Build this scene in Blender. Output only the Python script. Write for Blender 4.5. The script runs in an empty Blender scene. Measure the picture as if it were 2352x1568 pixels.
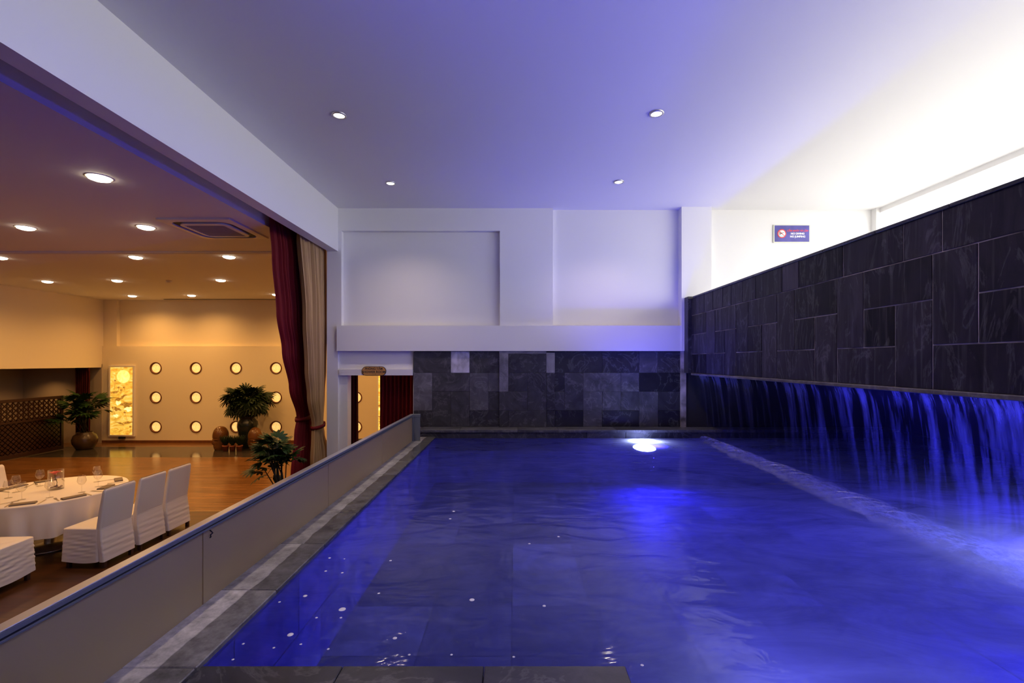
import bpy, bmesh, math, random
from mathutils import Vector, Matrix

random.seed(7)
S = bpy.context.scene
COL = S.collection
PI = math.pi

# ------------------------------------------------------------------ camera, world, exposure
F = 1060.0                       # focal length in pixels of the 2352 x 1568 frame
CX, CY, CZ = 1182.0, 828.5, 2.5  # where the optical axis meets the frame; eye height over the hall floor
cam = bpy.data.cameras.new('camera')
cam.sensor_width = 36.0
cam.lens = F / 2352 * 36
cam.shift_x = -(CX - 1176) / 2352
cam.shift_y = (CY - 784) / 2352
cam.clip_start = 0.05
camo = bpy.data.objects.new('camera', cam)
COL.objects.link(camo)
camo.location = (0, 0, CZ)
camo.rotation_euler = (PI / 2, 0, 0)
S.camera = camo
S.view_settings.view_transform = 'Standard'
S.view_settings.look = 'None'
S.view_settings.exposure = 0.0
S.view_settings.gamma = 1.0
S.view_settings.use_curve_mapping = False
S.cycles.caustics_reflective = False
S.cycles.caustics_refractive = False
S.cycles.sample_clamp_indirect = 6.0
S.cycles.max_bounces = 10
S.cycles.diffuse_bounces = 5
S.cycles.transparent_max_bounces = 16

W = bpy.data.worlds.new('overcast_sky')
S.world = W
W.use_nodes = True
bg = W.node_tree.nodes['Background']
bg.inputs['Color'].default_value = (1.0, 0.99, 0.98, 1)
bg.inputs['Strength'].default_value = 5.8

HALL_W = 215.0      # dining hall downlight
LAMP_W = 950.0     # underwater lamp
POOL_W = 80.0       # pool hall downlight
BLUE = (0.050, 0.034, 1.0)
WARM = (1.0, 0.51, 0.15)


def P(px, py, y):
    """world point seen at a photograph pixel, at depth y"""
    return Vector(((px - CX) / F * y, y, CZ + (CY - py) / F * y))


def G(px, py, z):
    """world point on the horizontal plane z"""
    y = (CZ - z) * F / (py - CY)
    return Vector(((px - CX) / F * y, y, z))


# ------------------------------------------------------------------ material helpers
def nt(name):
    m = bpy.data.materials.new(name)
    m.use_nodes = True
    t = m.node_tree
    b = t.nodes['Principled BSDF']
    return m, t, b


def N(t, kind, **kw):
    n = t.nodes.new(kind)
    for k, v in kw.items():
        if k in n.inputs:
            n.inputs[k].default_value = v
        else:
            setattr(n, k, v)
    return n


def L(t, a, b):
    t.links.new(a, b)


def simple(name, col, rough=0.6, metal=0.0, noise=0.0, nscale=4.0, bump=0.0, bscale=40.0, spec=0.5, sheen=0.0):
    m, t, b = nt(name)
    b.inputs['Base Color'].default_value = (*col, 1)
    b.inputs['Roughness'].default_value = rough
    b.inputs['Metallic'].default_value = metal
    b.inputs['Specular IOR Level'].default_value = spec
    if sheen:
        b.inputs['Sheen Weight'].default_value = sheen
    tc = N(t, 'ShaderNodeTexCoord')
    if noise:
        n = N(t, 'ShaderNodeTexNoise', Scale=nscale, Detail=5.0)
        L(t, tc.outputs['Object'], n.inputs['Vector'])
        r = N(t, 'ShaderNodeMapRange')
        r.inputs['From Min'].default_value = 0.3
        r.inputs['From Max'].default_value = 0.7
        r.inputs['To Min'].default_value = 1 - noise
        r.inputs['To Max'].default_value = 1 + noise * 0.5
        L(t, n.outputs['Fac'], r.inputs['Value'])
        mx = N(t, 'ShaderNodeVectorMath', operation='SCALE')
        mx.inputs[0].default_value = col
        L(t, r.outputs['Result'], mx.inputs['Scale'])
        L(t, mx.outputs['Vector'], b.inputs['Base Color'])
    if bump:
        n2 = N(t, 'ShaderNodeTexNoise', Scale=bscale, Detail=4.0)
        L(t, tc.outputs['Object'], n2.inputs['Vector'])
        bp = N(t, 'ShaderNodeBump', Strength=bump, Distance=0.01)
        L(t, n2.outputs['Fac'], bp.inputs['Height'])
        L(t, bp.outputs['Normal'], b.inputs['Normal'])
    return m


def emissive(name, col, strength):
    m, t, b = nt(name)
    b.inputs['Base Color'].default_value = (*col, 1)
    b.inputs['Emission Color'].default_value = (*col, 1)
    b.inputs['Emission Strength'].default_value = strength
    return m


def stone(name, rough=0.35, vein=0.10, stretch=(1, 1, 1), streak=0.0, spec=0.4):
    """slate tile: base colour from the object's own colour, mottled and veined, each tile with its own pattern"""
    m, t, b = nt(name)
    tc = N(t, 'ShaderNodeTexCoord')
    oi = N(t, 'ShaderNodeObjectInfo')
    mul = N(t, 'ShaderNodeMath', operation='MULTIPLY')
    mul.inputs[1].default_value = 57.0
    L(t, oi.outputs['Random'], mul.inputs[0])
    add = N(t, 'ShaderNodeVectorMath', operation='ADD')
    L(t, tc.outputs['Object'], add.inputs[0])
    L(t, mul.outputs[0], add.inputs[1])
    mp = N(t, 'ShaderNodeMapping')
    mp.inputs['Scale'].default_value = stretch
    L(t, add.outputs[0], mp.inputs['Vector'])
    n1 = N(t, 'ShaderNodeTexNoise', Scale=3.5, Detail=8.0, Roughness=0.62, Distortion=1.2)
    L(t, mp.outputs[0], n1.inputs['Vector'])
    n2 = N(t, 'ShaderNodeTexNoise', Scale=2.2, Detail=6.0, Roughness=0.6, Distortion=2.5)
    L(t, mp.outputs[0], n2.inputs['Vector'])
    r1 = N(t, 'ShaderNodeMapRange')
    for k, v in (('From Min', .3), ('From Max', .7), ('To Min', .55), ('To Max', 1.55)):
        r1.inputs[k].default_value = v
    L(t, n1.outputs['Fac'], r1.inputs['Value'])
    sc = N(t, 'ShaderNodeVectorMath', operation='SCALE')
    L(t, oi.outputs['Color'], sc.inputs[0])
    L(t, r1.outputs['Result'], sc.inputs['Scale'])
    # veins: narrow band of the second noise
    sb = N(t, 'ShaderNodeMath', operation='SUBTRACT')
    sb.inputs[1].default_value = 0.56
    L(t, n2.outputs['Fac'], sb.inputs[0])
    ab = N(t, 'ShaderNodeMath', operation='ABSOLUTE')
    L(t, sb.outputs[0], ab.inputs[0])
    r2 = N(t, 'ShaderNodeMapRange')
    for k, v in (('From Min', 0.0), ('From Max', .035), ('To Min', vein), ('To Max', 0.0)):
        r2.inputs[k].default_value = v
    L(t, ab.outputs[0], r2.inputs['Value'])
    vm = N(t, 'ShaderNodeMath', operation='MULTIPLY')
    L(t, r2.outputs['Result'], vm.inputs[0])
    L(t, n1.outputs['Fac'], vm.inputs[1])
    ad = N(t, 'ShaderNodeVectorMath', operation='ADD')
    L(t, sc.outputs[0], ad.inputs[0])
    L(t, vm.outputs[0], ad.inputs[1])
    out = ad
    if streak:
        mp2 = N(t, 'ShaderNodeMapping')
        mp2.inputs['Scale'].default_value = (30, 30, 1.2)
        L(t, add.outputs[0], mp2.inputs['Vector'])
        n3 = N(t, 'ShaderNodeTexNoise', Scale=1.0, Detail=4.0)
        L(t, mp2.outputs[0], n3.inputs['Vector'])
        r3 = N(t, 'ShaderNodeMapRange')
        for k, v in (('From Min', .55), ('From Max', .8), ('To Min', 0.0), ('To Max', streak)):
            r3.inputs[k].default_value = v
        L(t, n3.outputs['Fac'], r3.inputs['Value'])
        ad2 = N(t, 'ShaderNodeVectorMath', operation='ADD')
        L(t, ad.outputs[0], ad2.inputs[0])
        L(t, r3.outputs['Result'], ad2.inputs[1])
        out = ad2
    L(t, out.outputs[0], b.inputs['Base Color'])
    b.inputs['Roughness'].default_value = rough
    b.inputs['Specular IOR Level'].default_value = spec
    bp = N(t, 'ShaderNodeBump', Strength=0.25, Distance=0.006)
    L(t, n1.outputs['Fac'], bp.inputs['Height'])
    L(t, bp.outputs['Normal'], b.inputs['Normal'])
    return m


def wood_floor(name, c1, c2, rough):
    m, t, b = nt(name)
    tc = N(t, 'ShaderNodeTexCoord')
    mp = N(t, 'ShaderNodeMapping')
    mp.inputs['Scale'].default_value = (0.7, 9.0, 1)
    L(t, tc.outputs['Object'], mp.inputs['Vector'])
    n = N(t, 'ShaderNodeTexNoise', Scale=1.6, Detail=7.0, Roughness=0.65)
    L(t, mp.outputs[0], n.inputs['Vector'])
    br = N(t, 'ShaderNodeTexBrick')
    br.inputs['Scale'].default_value = 1.0
    br.inputs['Mortar Size'].default_value = 0.002
    br.inputs['Brick Width'].default_value = 1.2
    br.inputs['Row Height'].default_value = 0.09
    br.inputs['Color1'].default_value = (.75, .75, .75, 1)
    br.inputs['Color2'].default_value = (1.1, 1.1, 1.1, 1)
    br.inputs['Mortar'].default_value = (.45, .45, .45, 1)
    L(t, tc.outputs['Object'], br.inputs['Vector'])
    cr = N(t, 'ShaderNodeValToRGB')
    cr.color_ramp.elements[0].position = 0.3
    cr.color_ramp.elements[0].color = (*c1, 1)
    cr.color_ramp.elements[1].position = 0.7
    cr.color_ramp.elements[1].color = (*c2, 1)
    L(t, n.outputs['Fac'], cr.inputs['Fac'])
    mm = N(t, 'ShaderNodeVectorMath', operation='MULTIPLY')
    L(t, cr.outputs['Color'], mm.inputs[0])
    L(t, br.outputs['Color'], mm.inputs[1])
    L(t, mm.outputs[0], b.inputs['Base Color'])
    b.inputs['Roughness'].default_value = rough
    bp = N(t, 'ShaderNodeBump', Strength=0.06, Distance=0.01)
    L(t, n.outputs['Fac'], bp.inputs['Height'])
    L(t, bp.outputs['Normal'], b.inputs['Normal'])
    return m


def thin_glass(name, tint=(1, 1, 1), refl=0.10):
    m, t, b = nt(name)
    t.nodes.remove(b)
    o = t.nodes['Material Output']
    tr = N(t, 'ShaderNodeBsdfTransparent')
    tr.inputs['Color'].default_value = (*tint, 1)
    gl = N(t, 'ShaderNodeBsdfGlossy')
    gl.inputs['Roughness'].default_value = 0.02
    fr = N(t, 'ShaderNodeLayerWeight', Blend=0.5)
    pw = N(t, 'ShaderNodeMath', operation='POWER')
    pw.inputs[1].default_value = 4.0
    L(t, fr.outputs['Facing'], pw.inputs[0])
    ad = N(t, 'ShaderNodeMath', operation='MULTIPLY_ADD', use_clamp=True)
    ad.inputs[1].default_value = 0.6
    ad.inputs[2].default_value = refl
    L(t, pw.outputs[0], ad.inputs[0])
    mx = N(t, 'ShaderNodeMixShader')
    L(t, ad.outputs[0], mx.inputs['Fac'])
    L(t, tr.outputs[0], mx.inputs[1])
    L(t, gl.outputs[0], mx.inputs[2])
    L(t, mx.outputs[0], o.inputs['Surface'])
    return m


M = {}
M['white'] = simple('white_paint', (.80, .79, .78), .55, bump=.02, bscale=60)
M['ceil'] = simple('ceiling_paint', (.80, .79, .79), .7)
M['cream'] = simple('cream_paint', (.82, .71, .50), .6)
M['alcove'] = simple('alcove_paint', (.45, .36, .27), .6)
M['grout'] = simple('pale_grout', (.42, .37, .38), .8, noise=.8, nscale=5)
M['darkgrout'] = simple('dark_grout', (.02, .02, .022), .8)
M['stone'] = stone('slate_tile', .38, .10)
M['stone_wall'] = stone('streaked_slate_tile', .5, .07, (1.6, 1.6, .5), .05, .15)
M['poolstone'] = stone('submerged_slate', .6, .05)
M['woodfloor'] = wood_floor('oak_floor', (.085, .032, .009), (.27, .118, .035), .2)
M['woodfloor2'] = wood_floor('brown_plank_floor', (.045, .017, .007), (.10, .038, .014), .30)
M['stonefloor'] = simple('polished_dark_stone', (.045, .036, .030), .12, noise=.4, nscale=2)
M['brownwood'] = simple('stained_wood', (.16, .055, .02), .4, noise=.3, nscale=8)
M['darkwood'] = simple('dark_lattice_wood', (.03, .008, .005), .4)
M['brass'] = simple('brass_strip', (.7, .52, .25), .3, .9)
M['steel'] = simple('brushed_steel', (.62, .60, .56), .32, .85)
M['bluesteel'] = simple('blue_grey_rail', (.17, .19, .21), .45, .3)
M['black'] = simple('black_slot', (.012, .012, .012), .6)
M['acwhite'] = simple('ac_plastic', (.78, .72, .64), .45)
M['grille'] = simple('ac_grille', (.42, .34, .32), .6)
M['red'] = simple('red_velvet', (.15, .004, .006), .7, spec=.25)
M['darkred'] = simple('deep_red_velvet', (.05, .003, .004), .8, spec=.2)
M['beige'] = simple('beige_drape', (.44, .27, .11), .7)
M['cloth'] = simple('white_linen', (.78, .74, .72), .8, bump=.05, bscale=300)
M['cover'] = simple('stretch_cover', (.76, .73, .74), .75, sheen=.15)
M['leg'] = simple('chair_leg_wood', (.05, .022, .014), .5)
M['napkin'] = simple('taupe_napkin', (.20, .155, .115), .8)
M['silver'] = simple('cutlery_steel', (.75, .72, .68), .18, 1.0)
M['glass'] = thin_glass('clear_glass', (.975, .97, .965), .065)
M['petal'] = simple('red_petal', (.62, .02, .02), .5)
M['stem'] = simple('green_stem', (.05, .09, .02), .6)
M['pebble'] = simple('glass_pebble', (.25, .12, .10), .2)
M['leaf'] = simple('palm_leaf', (.020, .055, .010), .5, noise=.5, nscale=9, spec=.25)
M['leafdark'] = simple('dark_palm_leaf', (.014, .030, .008), .5, noise=.5, nscale=9, spec=.25)
M['cane'] = simple('palm_cane', (.03, .025, .012), .7)
M['clay'] = simple('brown_glaze', (.07, .036, .016), .28, noise=.4, nscale=6)
M['urn'] = simple('green_black_glaze', (.010, .015, .012), .22)
M['terra'] = simple('terracotta', (.30, .08, .035), .7)
M['soil'] = simple('soil', (.03, .02, .014), .9)
M['bronze'] = simple('brown_lacquer', (.15, .058, .015), .25, noise=.3, nscale=5)
M['sill'] = simple('stained_sill', (.62, .57, .44), .7, noise=.4, nscale=12)
M['sandstone'] = simple('pale_paving', (.72, .71, .68), .8)
M['sunleaf'] = simple('sunlit_leaf', (.45, .62, .10), .5)
M['lamp'] = emissive('hall_lamp_lens', (1.0, .84, .60), 14.0)
M['lampw'] = emissive('pool_hall_lamp_lens', (1.0, .93, .84), 12.0)
M['poollens'] = emissive('underwater_lens', (.62, .68, 1.0), 60.0)
M['signblue'] = simple('sign_blue', (.085, .075, .36), .3, noise=.35, nscale=6)
M['signred'] = simple('sign_red', (.75, .06, .06), .5)
M['signwhite'] = simple('sign_white', (.85, .85, .85), .5)
M['signpale'] = simple('sign_pale_blue', (.55, .78, .9), .5)
M['signdark'] = simple('sign_ink', (.03, .03, .03), .5)
M['signgold'] = simple('sign_gold', (.58, .29, .08), .4)
M['signframe'] = simple('sign_frame', (.68, .69, .58), .4)
M['bubble'] = simple('foam_bubble', (.75, .75, .85), .4)
M['outsidewall'] = M['white']


def glow_panel(name, ramp, strength, scale, stretch=(1, 1, 1), dist=1.5):
    m, t, b = nt(name)
    tc = N(t, 'ShaderNodeTexCoord')
    mp = N(t, 'ShaderNodeMapping')
    mp.inputs['Scale'].default_value = stretch
    L(t, tc.outputs['Object'], mp.inputs['Vector'])
    n = N(t, 'ShaderNodeTexNoise', Scale=scale, Detail=6.0, Roughness=.6, Distortion=dist)
    L(t, mp.outputs[0], n.inputs['Vector'])
    cr = N(t, 'ShaderNodeValToRGB')
    e = cr.color_ramp.elements
    e[0].position, e[0].color = .32, (*ramp[0], 1)
    e[1].position, e[1].color = .68, (*ramp[2], 1)
    x = e.new(.5)
    x.color = (*ramp[1], 1)
    L(t, n.outputs['Fac'], cr.inputs['Fac'])
    L(t, cr.outputs['Color'], b.inputs['Base Color'])
    L(t, cr.outputs['Color'], b.inputs['Emission Color'])
    b.inputs['Emission Strength'].default_value = strength
    return m


M['lotus'] = glow_panel('backlit_onyx', ((.55, .24, .02), (.85, .50, .06), (1., .78, .25)), .95, 3.0, (1, 1, 2.4))
M['moon'] = glow_panel('backlit_moon', ((.9, .55, .10), (.95, .68, .18), (1., .78, .28)), 1.3, 5.0)
M['lotusink'] = glow_panel('backlit_brown_ink', ((.22, .09, .01), (.38, .17, .02), (.55, .28, .05)), .9, 9.0)
M['lotuspale'] = glow_panel('backlit_pale_lotus', ((.9, .6, .15), (1., .78, .3), (1., .85, .45)), 1.3, 9.0)
M['port'] = glow_panel('porthole_lens', ((.95, .42, .08), (1.0, .60, .18), (1.0, .74, .32)), .95, 9.0)


def frosted():
    m, t, b = nt('frosted_glass')
    o = t.nodes['Material Output']
    b.inputs['Base Color'].default_value = (.60, .51, .34, 1)
    b.inputs['Roughness'].default_value = .28
    tl = N(t, 'ShaderNodeBsdfTranslucent')
    tl.inputs['Color'].default_value = (.60, .50, .32, 1)
    tc = N(t, 'ShaderNodeTexCoord')
    n = N(t, 'ShaderNodeTexNoise', Scale=1.1, Detail=3.0)
    L(t, tc.outputs['Object'], n.inputs['Vector'])
    mr = N(t, 'ShaderNodeMapRange')
    mr.inputs['To Min'].default_value = .35
    mr.inputs['To Max'].default_value = .65
    L(t, n.outputs['Fac'], mr.inputs['Value'])
    mx = N(t, 'ShaderNodeMixShader')
    L(t, mr.outputs[0], mx.inputs['Fac'])
    L(t, b.outputs[0], mx.inputs[1])
    L(t, tl.outputs[0], mx.inputs[2])
    L(t, mx.outputs[0], o.inputs['Surface'])
    return m


M['frosted'] = frosted()


def coping_mat():
    """grey slate, wet and dark along the water side with a wavering edge"""
    m, t, b = nt('coping_slate')
    tc = N(t, 'ShaderNodeTexCoord')
    oi = N(t, 'ShaderNodeObjectInfo')
    add = N(t, 'ShaderNodeVectorMath', operation='ADD')
    mul = N(t, 'ShaderNodeMath', operation='MULTIPLY')
    mul.inputs[1].default_value = 31.0
    L(t, oi.outputs['Random'], mul.inputs[0])
    L(t, tc.outputs['Object'], add.inputs[0])
    L(t, mul.outputs[0], add.inputs[1])
    n = N(t, 'ShaderNodeTexNoise', Scale=9.0, Detail=10.0, Roughness=.72)
    L(t, add.outputs[0], n.inputs['Vector'])
    r = N(t, 'ShaderNodeMapRange')
    for k, v in (('From Min', .3), ('From Max', .7), ('To Min', .35), ('To Max', 1.65)):
        r.inputs[k].default_value = v
    L(t, n.outputs['Fac'], r.inputs['Value'])
    sc = N(t, 'ShaderNodeVectorMath', operation='SCALE')
    L(t, oi.outputs['Color'], sc.inputs[0])
    L(t, r.outputs[0], sc.inputs['Scale'])
    sx = N(t, 'ShaderNodeSeparateXYZ')
    L(t, tc.outputs['Object'], sx.inputs[0])
    n2 = N(t, 'ShaderNodeTexNoise', Scale=4.0, Detail=3.0)
    L(t, add.outputs[0], n2.inputs['Vector'])
    m1 = N(t, 'ShaderNodeMath', operation='MULTIPLY_ADD')
    m1.inputs[1].default_value = .06
    m1.inputs[2].default_value = -.03
    L(t, n2.outputs['Fac'], m1.inputs[0])
    m2 = N(t, 'ShaderNodeMath', operation='ADD')
    L(t, sx.outputs['X'], m2.inputs[0])
    L(t, m1.outputs[0], m2.inputs[1])
    wet = N(t, 'ShaderNodeMapRange')
    for k, v in (('From Min', .0), ('From Max', .008), ('To Min', 0), ('To Max', 1)):
        wet.inputs[k].default_value = v
    L(t, m2.outputs[0], wet.inputs['Value'])
    dk = N(t, 'ShaderNodeMath', operation='MULTIPLY_ADD')
    dk.inputs[1].default_value = -.62
    dk.inputs[2].default_value = 1.0
    L(t, wet.outputs[0], dk.inputs[0])
    s2 = N(t, 'ShaderNodeVectorMath', operation='SCALE')
    L(t, sc.outputs[0], s2.inputs[0])
    L(t, dk.outputs[0], s2.inputs['Scale'])
    L(t, s2.outputs[0], b.inputs['Base Color'])
    rg = N(t, 'ShaderNodeMath', operation='MULTIPLY_ADD')
    rg.inputs[1].default_value = -.35
    rg.inputs[2].default_value = .5
    L(t, wet.outputs[0], rg.inputs[0])
    L(t, rg.outputs[0], b.inputs['Roughness'])
    bp = N(t, 'ShaderNodeBump', Strength=.35, Distance=.006)
    L(t, n.outputs['Fac'], bp.inputs['Height'])
    L(t, bp.outputs[0], b.inputs['Normal'])
    return m


M['coping'] = coping_mat()


def water_mat():
    m, t, b = nt('pool_water')
    t.nodes.remove(b)
    o = t.nodes['Material Output']
    tc = N(t, 'ShaderNodeTexCoord')
    mp = N(t, 'ShaderNodeMapping')
    mp.inputs['Scale'].default_value = (1.3, 2.6, 1)
    L(t, tc.outputs['Object'], mp.inputs['Vector'])
    n = N(t, 'ShaderNodeTexNoise', Scale=2.2, Detail=4.0, Roughness=.5, Distortion=.8)
    L(t, mp.outputs[0], n.inputs['Vector'])
    bp = N(t, 'ShaderNodeBump', Strength=.22, Distance=.05)
    L(t, n.outputs['Fac'], bp.inputs['Height'])
    tr = N(t, 'ShaderNodeBsdfTransparent')
    # no light crosses the surface at a grazing angle
    lw = N(t, 'ShaderNodeLayerWeight', Blend=.5)
    gz = N(t, 'ShaderNodeMapRange')
    for k, v in (('From Min', .85), ('From Max', .94), ('To Min', 1.0), ('To Max', 0.0)):
        gz.inputs[k].default_value = v
    L(t, lw.outputs['Facing'], gz.inputs['Value'])
    gs = N(t, 'ShaderNodeVectorMath', operation='SCALE')
    gs.inputs[0].default_value = (.36, .42, .96)
    L(t, gz.outputs['Result'], gs.inputs['Scale'])
    L(t, gs.outputs[0], tr.inputs['Color'])
    tl = N(t, 'ShaderNodeBsdfTranslucent')
    tl.inputs['Color'].default_value = (.75, .80, 1.0, 1)
    # cloudy, aerated water scatters a share of the light
    n2 = N(t, 'ShaderNodeTexNoise', Scale=.9, Detail=5.0, Roughness=.6, Distortion=1.0)
    L(t, mp.outputs[0], n2.inputs['Vector'])
    mr = N(t, 'ShaderNodeMapRange')
    for k, v in (('From Min', .35), ('From Max', .7), ('To Min', .28), ('To Max', .55)):
        mr.inputs[k].default_value = v
    L(t, n2.outputs['Fac'], mr.inputs['Value'])
    m1 = N(t, 'ShaderNodeMixShader')
    L(t, mr.outputs[0], m1.inputs['Fac'])
    L(t, tr.outputs[0], m1.inputs[1])
    L(t, tl.outputs[0], m1.inputs[2])
    gl = N(t, 'ShaderNodeBsdfGlossy')
    gl.inputs['Roughness'].default_value = .07
    L(t, bp.outputs[0], gl.inputs['Normal'])
    fr = N(t, 'ShaderNodeFresnel', IOR=1.33)
    L(t, bp.outputs[0], fr.inputs['Normal'])
    m2 = N(t, 'ShaderNodeMixShader')
    L(t, fr.outputs[0], m2.inputs['Fac'])
    L(t, m1.outputs[0], m2.inputs[1])
    L(t, gl.outputs[0], m2.inputs[2])
    L(t, m2.outputs[0], o.inputs['Surface'])
    return m


M['water'] = water_mat()


def veil_mat(name, along, scale, lo, hi, amount, soft=None):
    """falling or foaming water: white scatter broken up by a stretched noise"""
    m, t, b = nt(name)
    t.nodes.remove(b)
    o = t.nodes['Material Output']
    tc = N(t, 'ShaderNodeTexCoord')
    mp = N(t, 'ShaderNodeMapping')
    mp.inputs['Scale'].default_value = along
    L(t, tc.outputs['Object'], mp.inputs['Vector'])
    n = N(t, 'ShaderNodeTexNoise', Scale=scale, Detail=6.0, Roughness=.65)
    L(t, mp.outputs[0], n.inputs['Vector'])
    mr = N(t, 'ShaderNodeMapRange')
    for k, v in (('From Min', lo), ('From Max', hi), ('To Min', 0.0), ('To Max', 1.0)):
        mr.inputs[k].default_value = v
    L(t, n.outputs['Fac'], mr.inputs['Value'])
    at = N(t, 'ShaderNodeAttribute', attribute_name='veil')
    mu = N(t, 'ShaderNodeMath', operation='MULTIPLY')
    L(t, mr.outputs[0], mu.inputs[0])
    L(t, at.outputs['Fac'], mu.inputs[1])
    if soft is not None:        # a little of the sheet is closed everywhere
        ma = N(t, 'ShaderNodeMath', operation='MULTIPLY_ADD', use_clamp=True)
        ma.inputs[1].default_value = soft
        L(t, at.outputs['Fac'], ma.inputs[0])
        L(t, mu.outputs[0], ma.inputs[2])
        mu = ma
    am = N(t, 'ShaderNodeMath', operation='MULTIPLY', use_clamp=True)
    am.inputs[1].default_value = amount
    L(t, mu.outputs[0], am.inputs[0])
    tr = N(t, 'ShaderNodeBsdfTransparent')
    df = N(t, 'ShaderNodeBsdfDiffuse')
    df.inputs['Color'].default_value = (.85, .87, 1, 1)
    tl = N(t, 'ShaderNodeBsdfTranslucent')
    tl.inputs['Color'].default_value = (.85, .87, 1, 1)
    s = N(t, 'ShaderNodeMixShader')
    s.inputs['Fac'].default_value = .92
    L(t, df.outputs[0], s.inputs[1])
    L(t, tl.outputs[0], s.inputs[2])
    mx = N(t, 'ShaderNodeMixShader')
    L(t, am.outputs[0], mx.inputs['Fac'])
    L(t, tr.outputs[0], mx.inputs[1])
    L(t, s.outputs[0], mx.inputs[2])
    L(t, mx.outputs[0], o.inputs['Surface'])
    return m


M['fall'] = veil_mat('falling_water', (3, 7.0, .5), 1.3, .47, .78, .5, .03)
M['foam'] = veil_mat('churned_foam', (16, 11, 14), 1.0, .36, .62, 1.0, .12)


# ------------------------------------------------------------------ object helpers
def obj(name, me, mat=None, parent=None, loc=(0, 0, 0), rot=(0, 0, 0)):
    o = bpy.data.objects.new(name, me)
    COL.objects.link(o)
    if mat is not None and me is not None and not me.materials:
        me.materials.append(mat)
    o.parent = parent
    o.location = loc
    o.rotation_euler = rot
    return o


def thing(name, label, cat, loc=(0, 0, 0), rot=(0, 0, 0), group=None):
    o = obj(name, None, None, None, loc, rot)
    return tag(o, label, cat, group)


def tag(o, label, cat, group=None, kind=None):
    o['label'] = label
    o['category'] = cat
    if group:
        o['group'] = group
    if kind:
        o['kind'] = kind
    return o


def struct(o, label=None):
    o['kind'] = 'structure'
    if label:
        o['label'] = label
    return o


def dup(root, loc, rot=None, label=None):
    def cp(a, par):
        c = a.copy()
        COL.objects.link(c)
        c.parent = par
        for ch in a.children:
            cp(ch, c)
        return c
    r = cp(root, None)
    r.location = loc
    if rot is not None:
        r.rotation_euler = rot
    if label:
        r['label'] = label
    return r


def bm_box(bm, x0, x1, y0, y1, z0, z1):
    v = [bm.verts.new((x, y, z)) for x in (x0, x1) for y in (y0, y1) for z in (z0, z1)]
    for f in ((0, 1, 3, 2), (4, 6, 7, 5), (0, 4, 5, 1), (2, 3, 7, 6), (0, 2, 6, 4), (1, 5, 7, 3)):
        bm.faces.new([v[i] for i in f])


def done(bm, smooth=False, name='mesh'):
    bmesh.ops.recalc_face_normals(bm, faces=bm.faces)
    me = bpy.data.meshes.new(name)
    bm.to_mesh(me)
    bm.free()
    if smooth:
        for p in me.polygons:
            p.use_smooth = True
    return me


def boxes_mesh(*boxes, bevel=0.0, seg=1):
    bm = bmesh.new()
    for b in boxes:
        bm_box(bm, *b)
    if bevel:
        bmesh.ops.bevel(bm, geom=bm.edges[:], offset=bevel, segments=seg, affect='EDGES')
    return done(bm)


_cache = {}


def block(name, x0, x1, y0, y1, z0, z1, mat, parent=None, bevel=0.0, color=None):
    """box object whose origin is its centre; alike boxes share a mesh"""
    key = (round(x1 - x0, 4), round(y1 - y0, 4), round(z1 - z0, 4), mat.name, bevel)
    me = _cache.get(key)
    if me is None:
        a, b, c = (x1 - x0) / 2, (y1 - y0) / 2, (z1 - z0) / 2
        me = _cache[key] = boxes_mesh((-a, a, -b, b, -c, c), bevel=bevel)
    o = obj(name, me, mat, parent, ((x0 + x1) / 2, (y0 + y1) / 2, (z0 + z1) / 2))
    if color:
        o.color = (*color, 1)
    return o


def wallbox(name, *boxes, mat, parent=None):
    o = obj(name, boxes_mesh(*boxes), mat, parent)
    if parent is None:
        struct(o)
    return o


def tube(bm, pts, rads, seg=8, cap=True):
    rings = []
    pts = [Vector(p) for p in pts]
    for i, p in enumerate(pts):
        d = (pts[min(i + 1, len(pts) - 1)] - pts[max(i - 1, 0)]).normalized()
        a = d.cross(Vector((0, 0, 1)))
        if a.length < 1e-3:
            a = d.cross(Vector((1, 0, 0)))
        a.normalize()
        b = d.cross(a)
        r = rads[i] if hasattr(rads, '__len__') else rads
        rings.append([bm.verts.new(p + (a * math.cos(2 * PI * k / seg) + b * math.sin(2 * PI * k / seg)) * r) for k in range(seg)])
    for i in range(len(rings) - 1):
        for k in range(seg):
            bm.faces.new((rings[i][k], rings[i][(k + 1) % seg], rings[i + 1][(k + 1) % seg], rings[i + 1][k]))
    if cap:
        bm.faces.new(rings[0][::-1])
        bm.faces.new(rings[-1])


def tube_mesh(pts, rads, seg=8):
    bm = bmesh.new()
    tube(bm, pts, rads, seg)
    return done(bm, True)


def lathe(profile, seg=24, cap=False):
    bm = bmesh.new()
    rings = []
    for r, z in profile:
        if r < 1e-5:
            rings.append([bm.verts.new((0, 0, z))])
        else:
            rings.append([bm.verts.new((r * math.cos(2 * PI * k / seg), r * math.sin(2 * PI * k / seg), z)) for k in range(seg)])
    for a, b in zip(rings, rings[1:]):
        for k in range(seg):
            k2 = (k + 1) % seg
            if len(a) == 1 and len(b) == 1:
                continue
            if len(a) == 1:
                bm.faces.new((a[0], b[k2], b[k]))
            elif len(b) == 1:
                bm.faces.new((a[k], a[k2], b[0]))
            else:
                bm.faces.new((a[k], a[k2], b[k2], b[k]))
    return done(bm, True)


def grid_mesh(fn, nu, nv, smooth=True, closed=False):
    bm = bmesh.new()
    vs = [[bm.verts.new(fn(i / nu, j / nv)) for i in range(nu + (0 if closed else 1))] for j in range(nv + 1)]
    for j in range(nv):
        for i in range(nu):
            i2 = (i + 1) % len(vs[j])
            bm.faces.new((vs[j][i], vs[j][i2], vs[j + 1][i2], vs[j + 1][i]))
    return done(bm, smooth)


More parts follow.
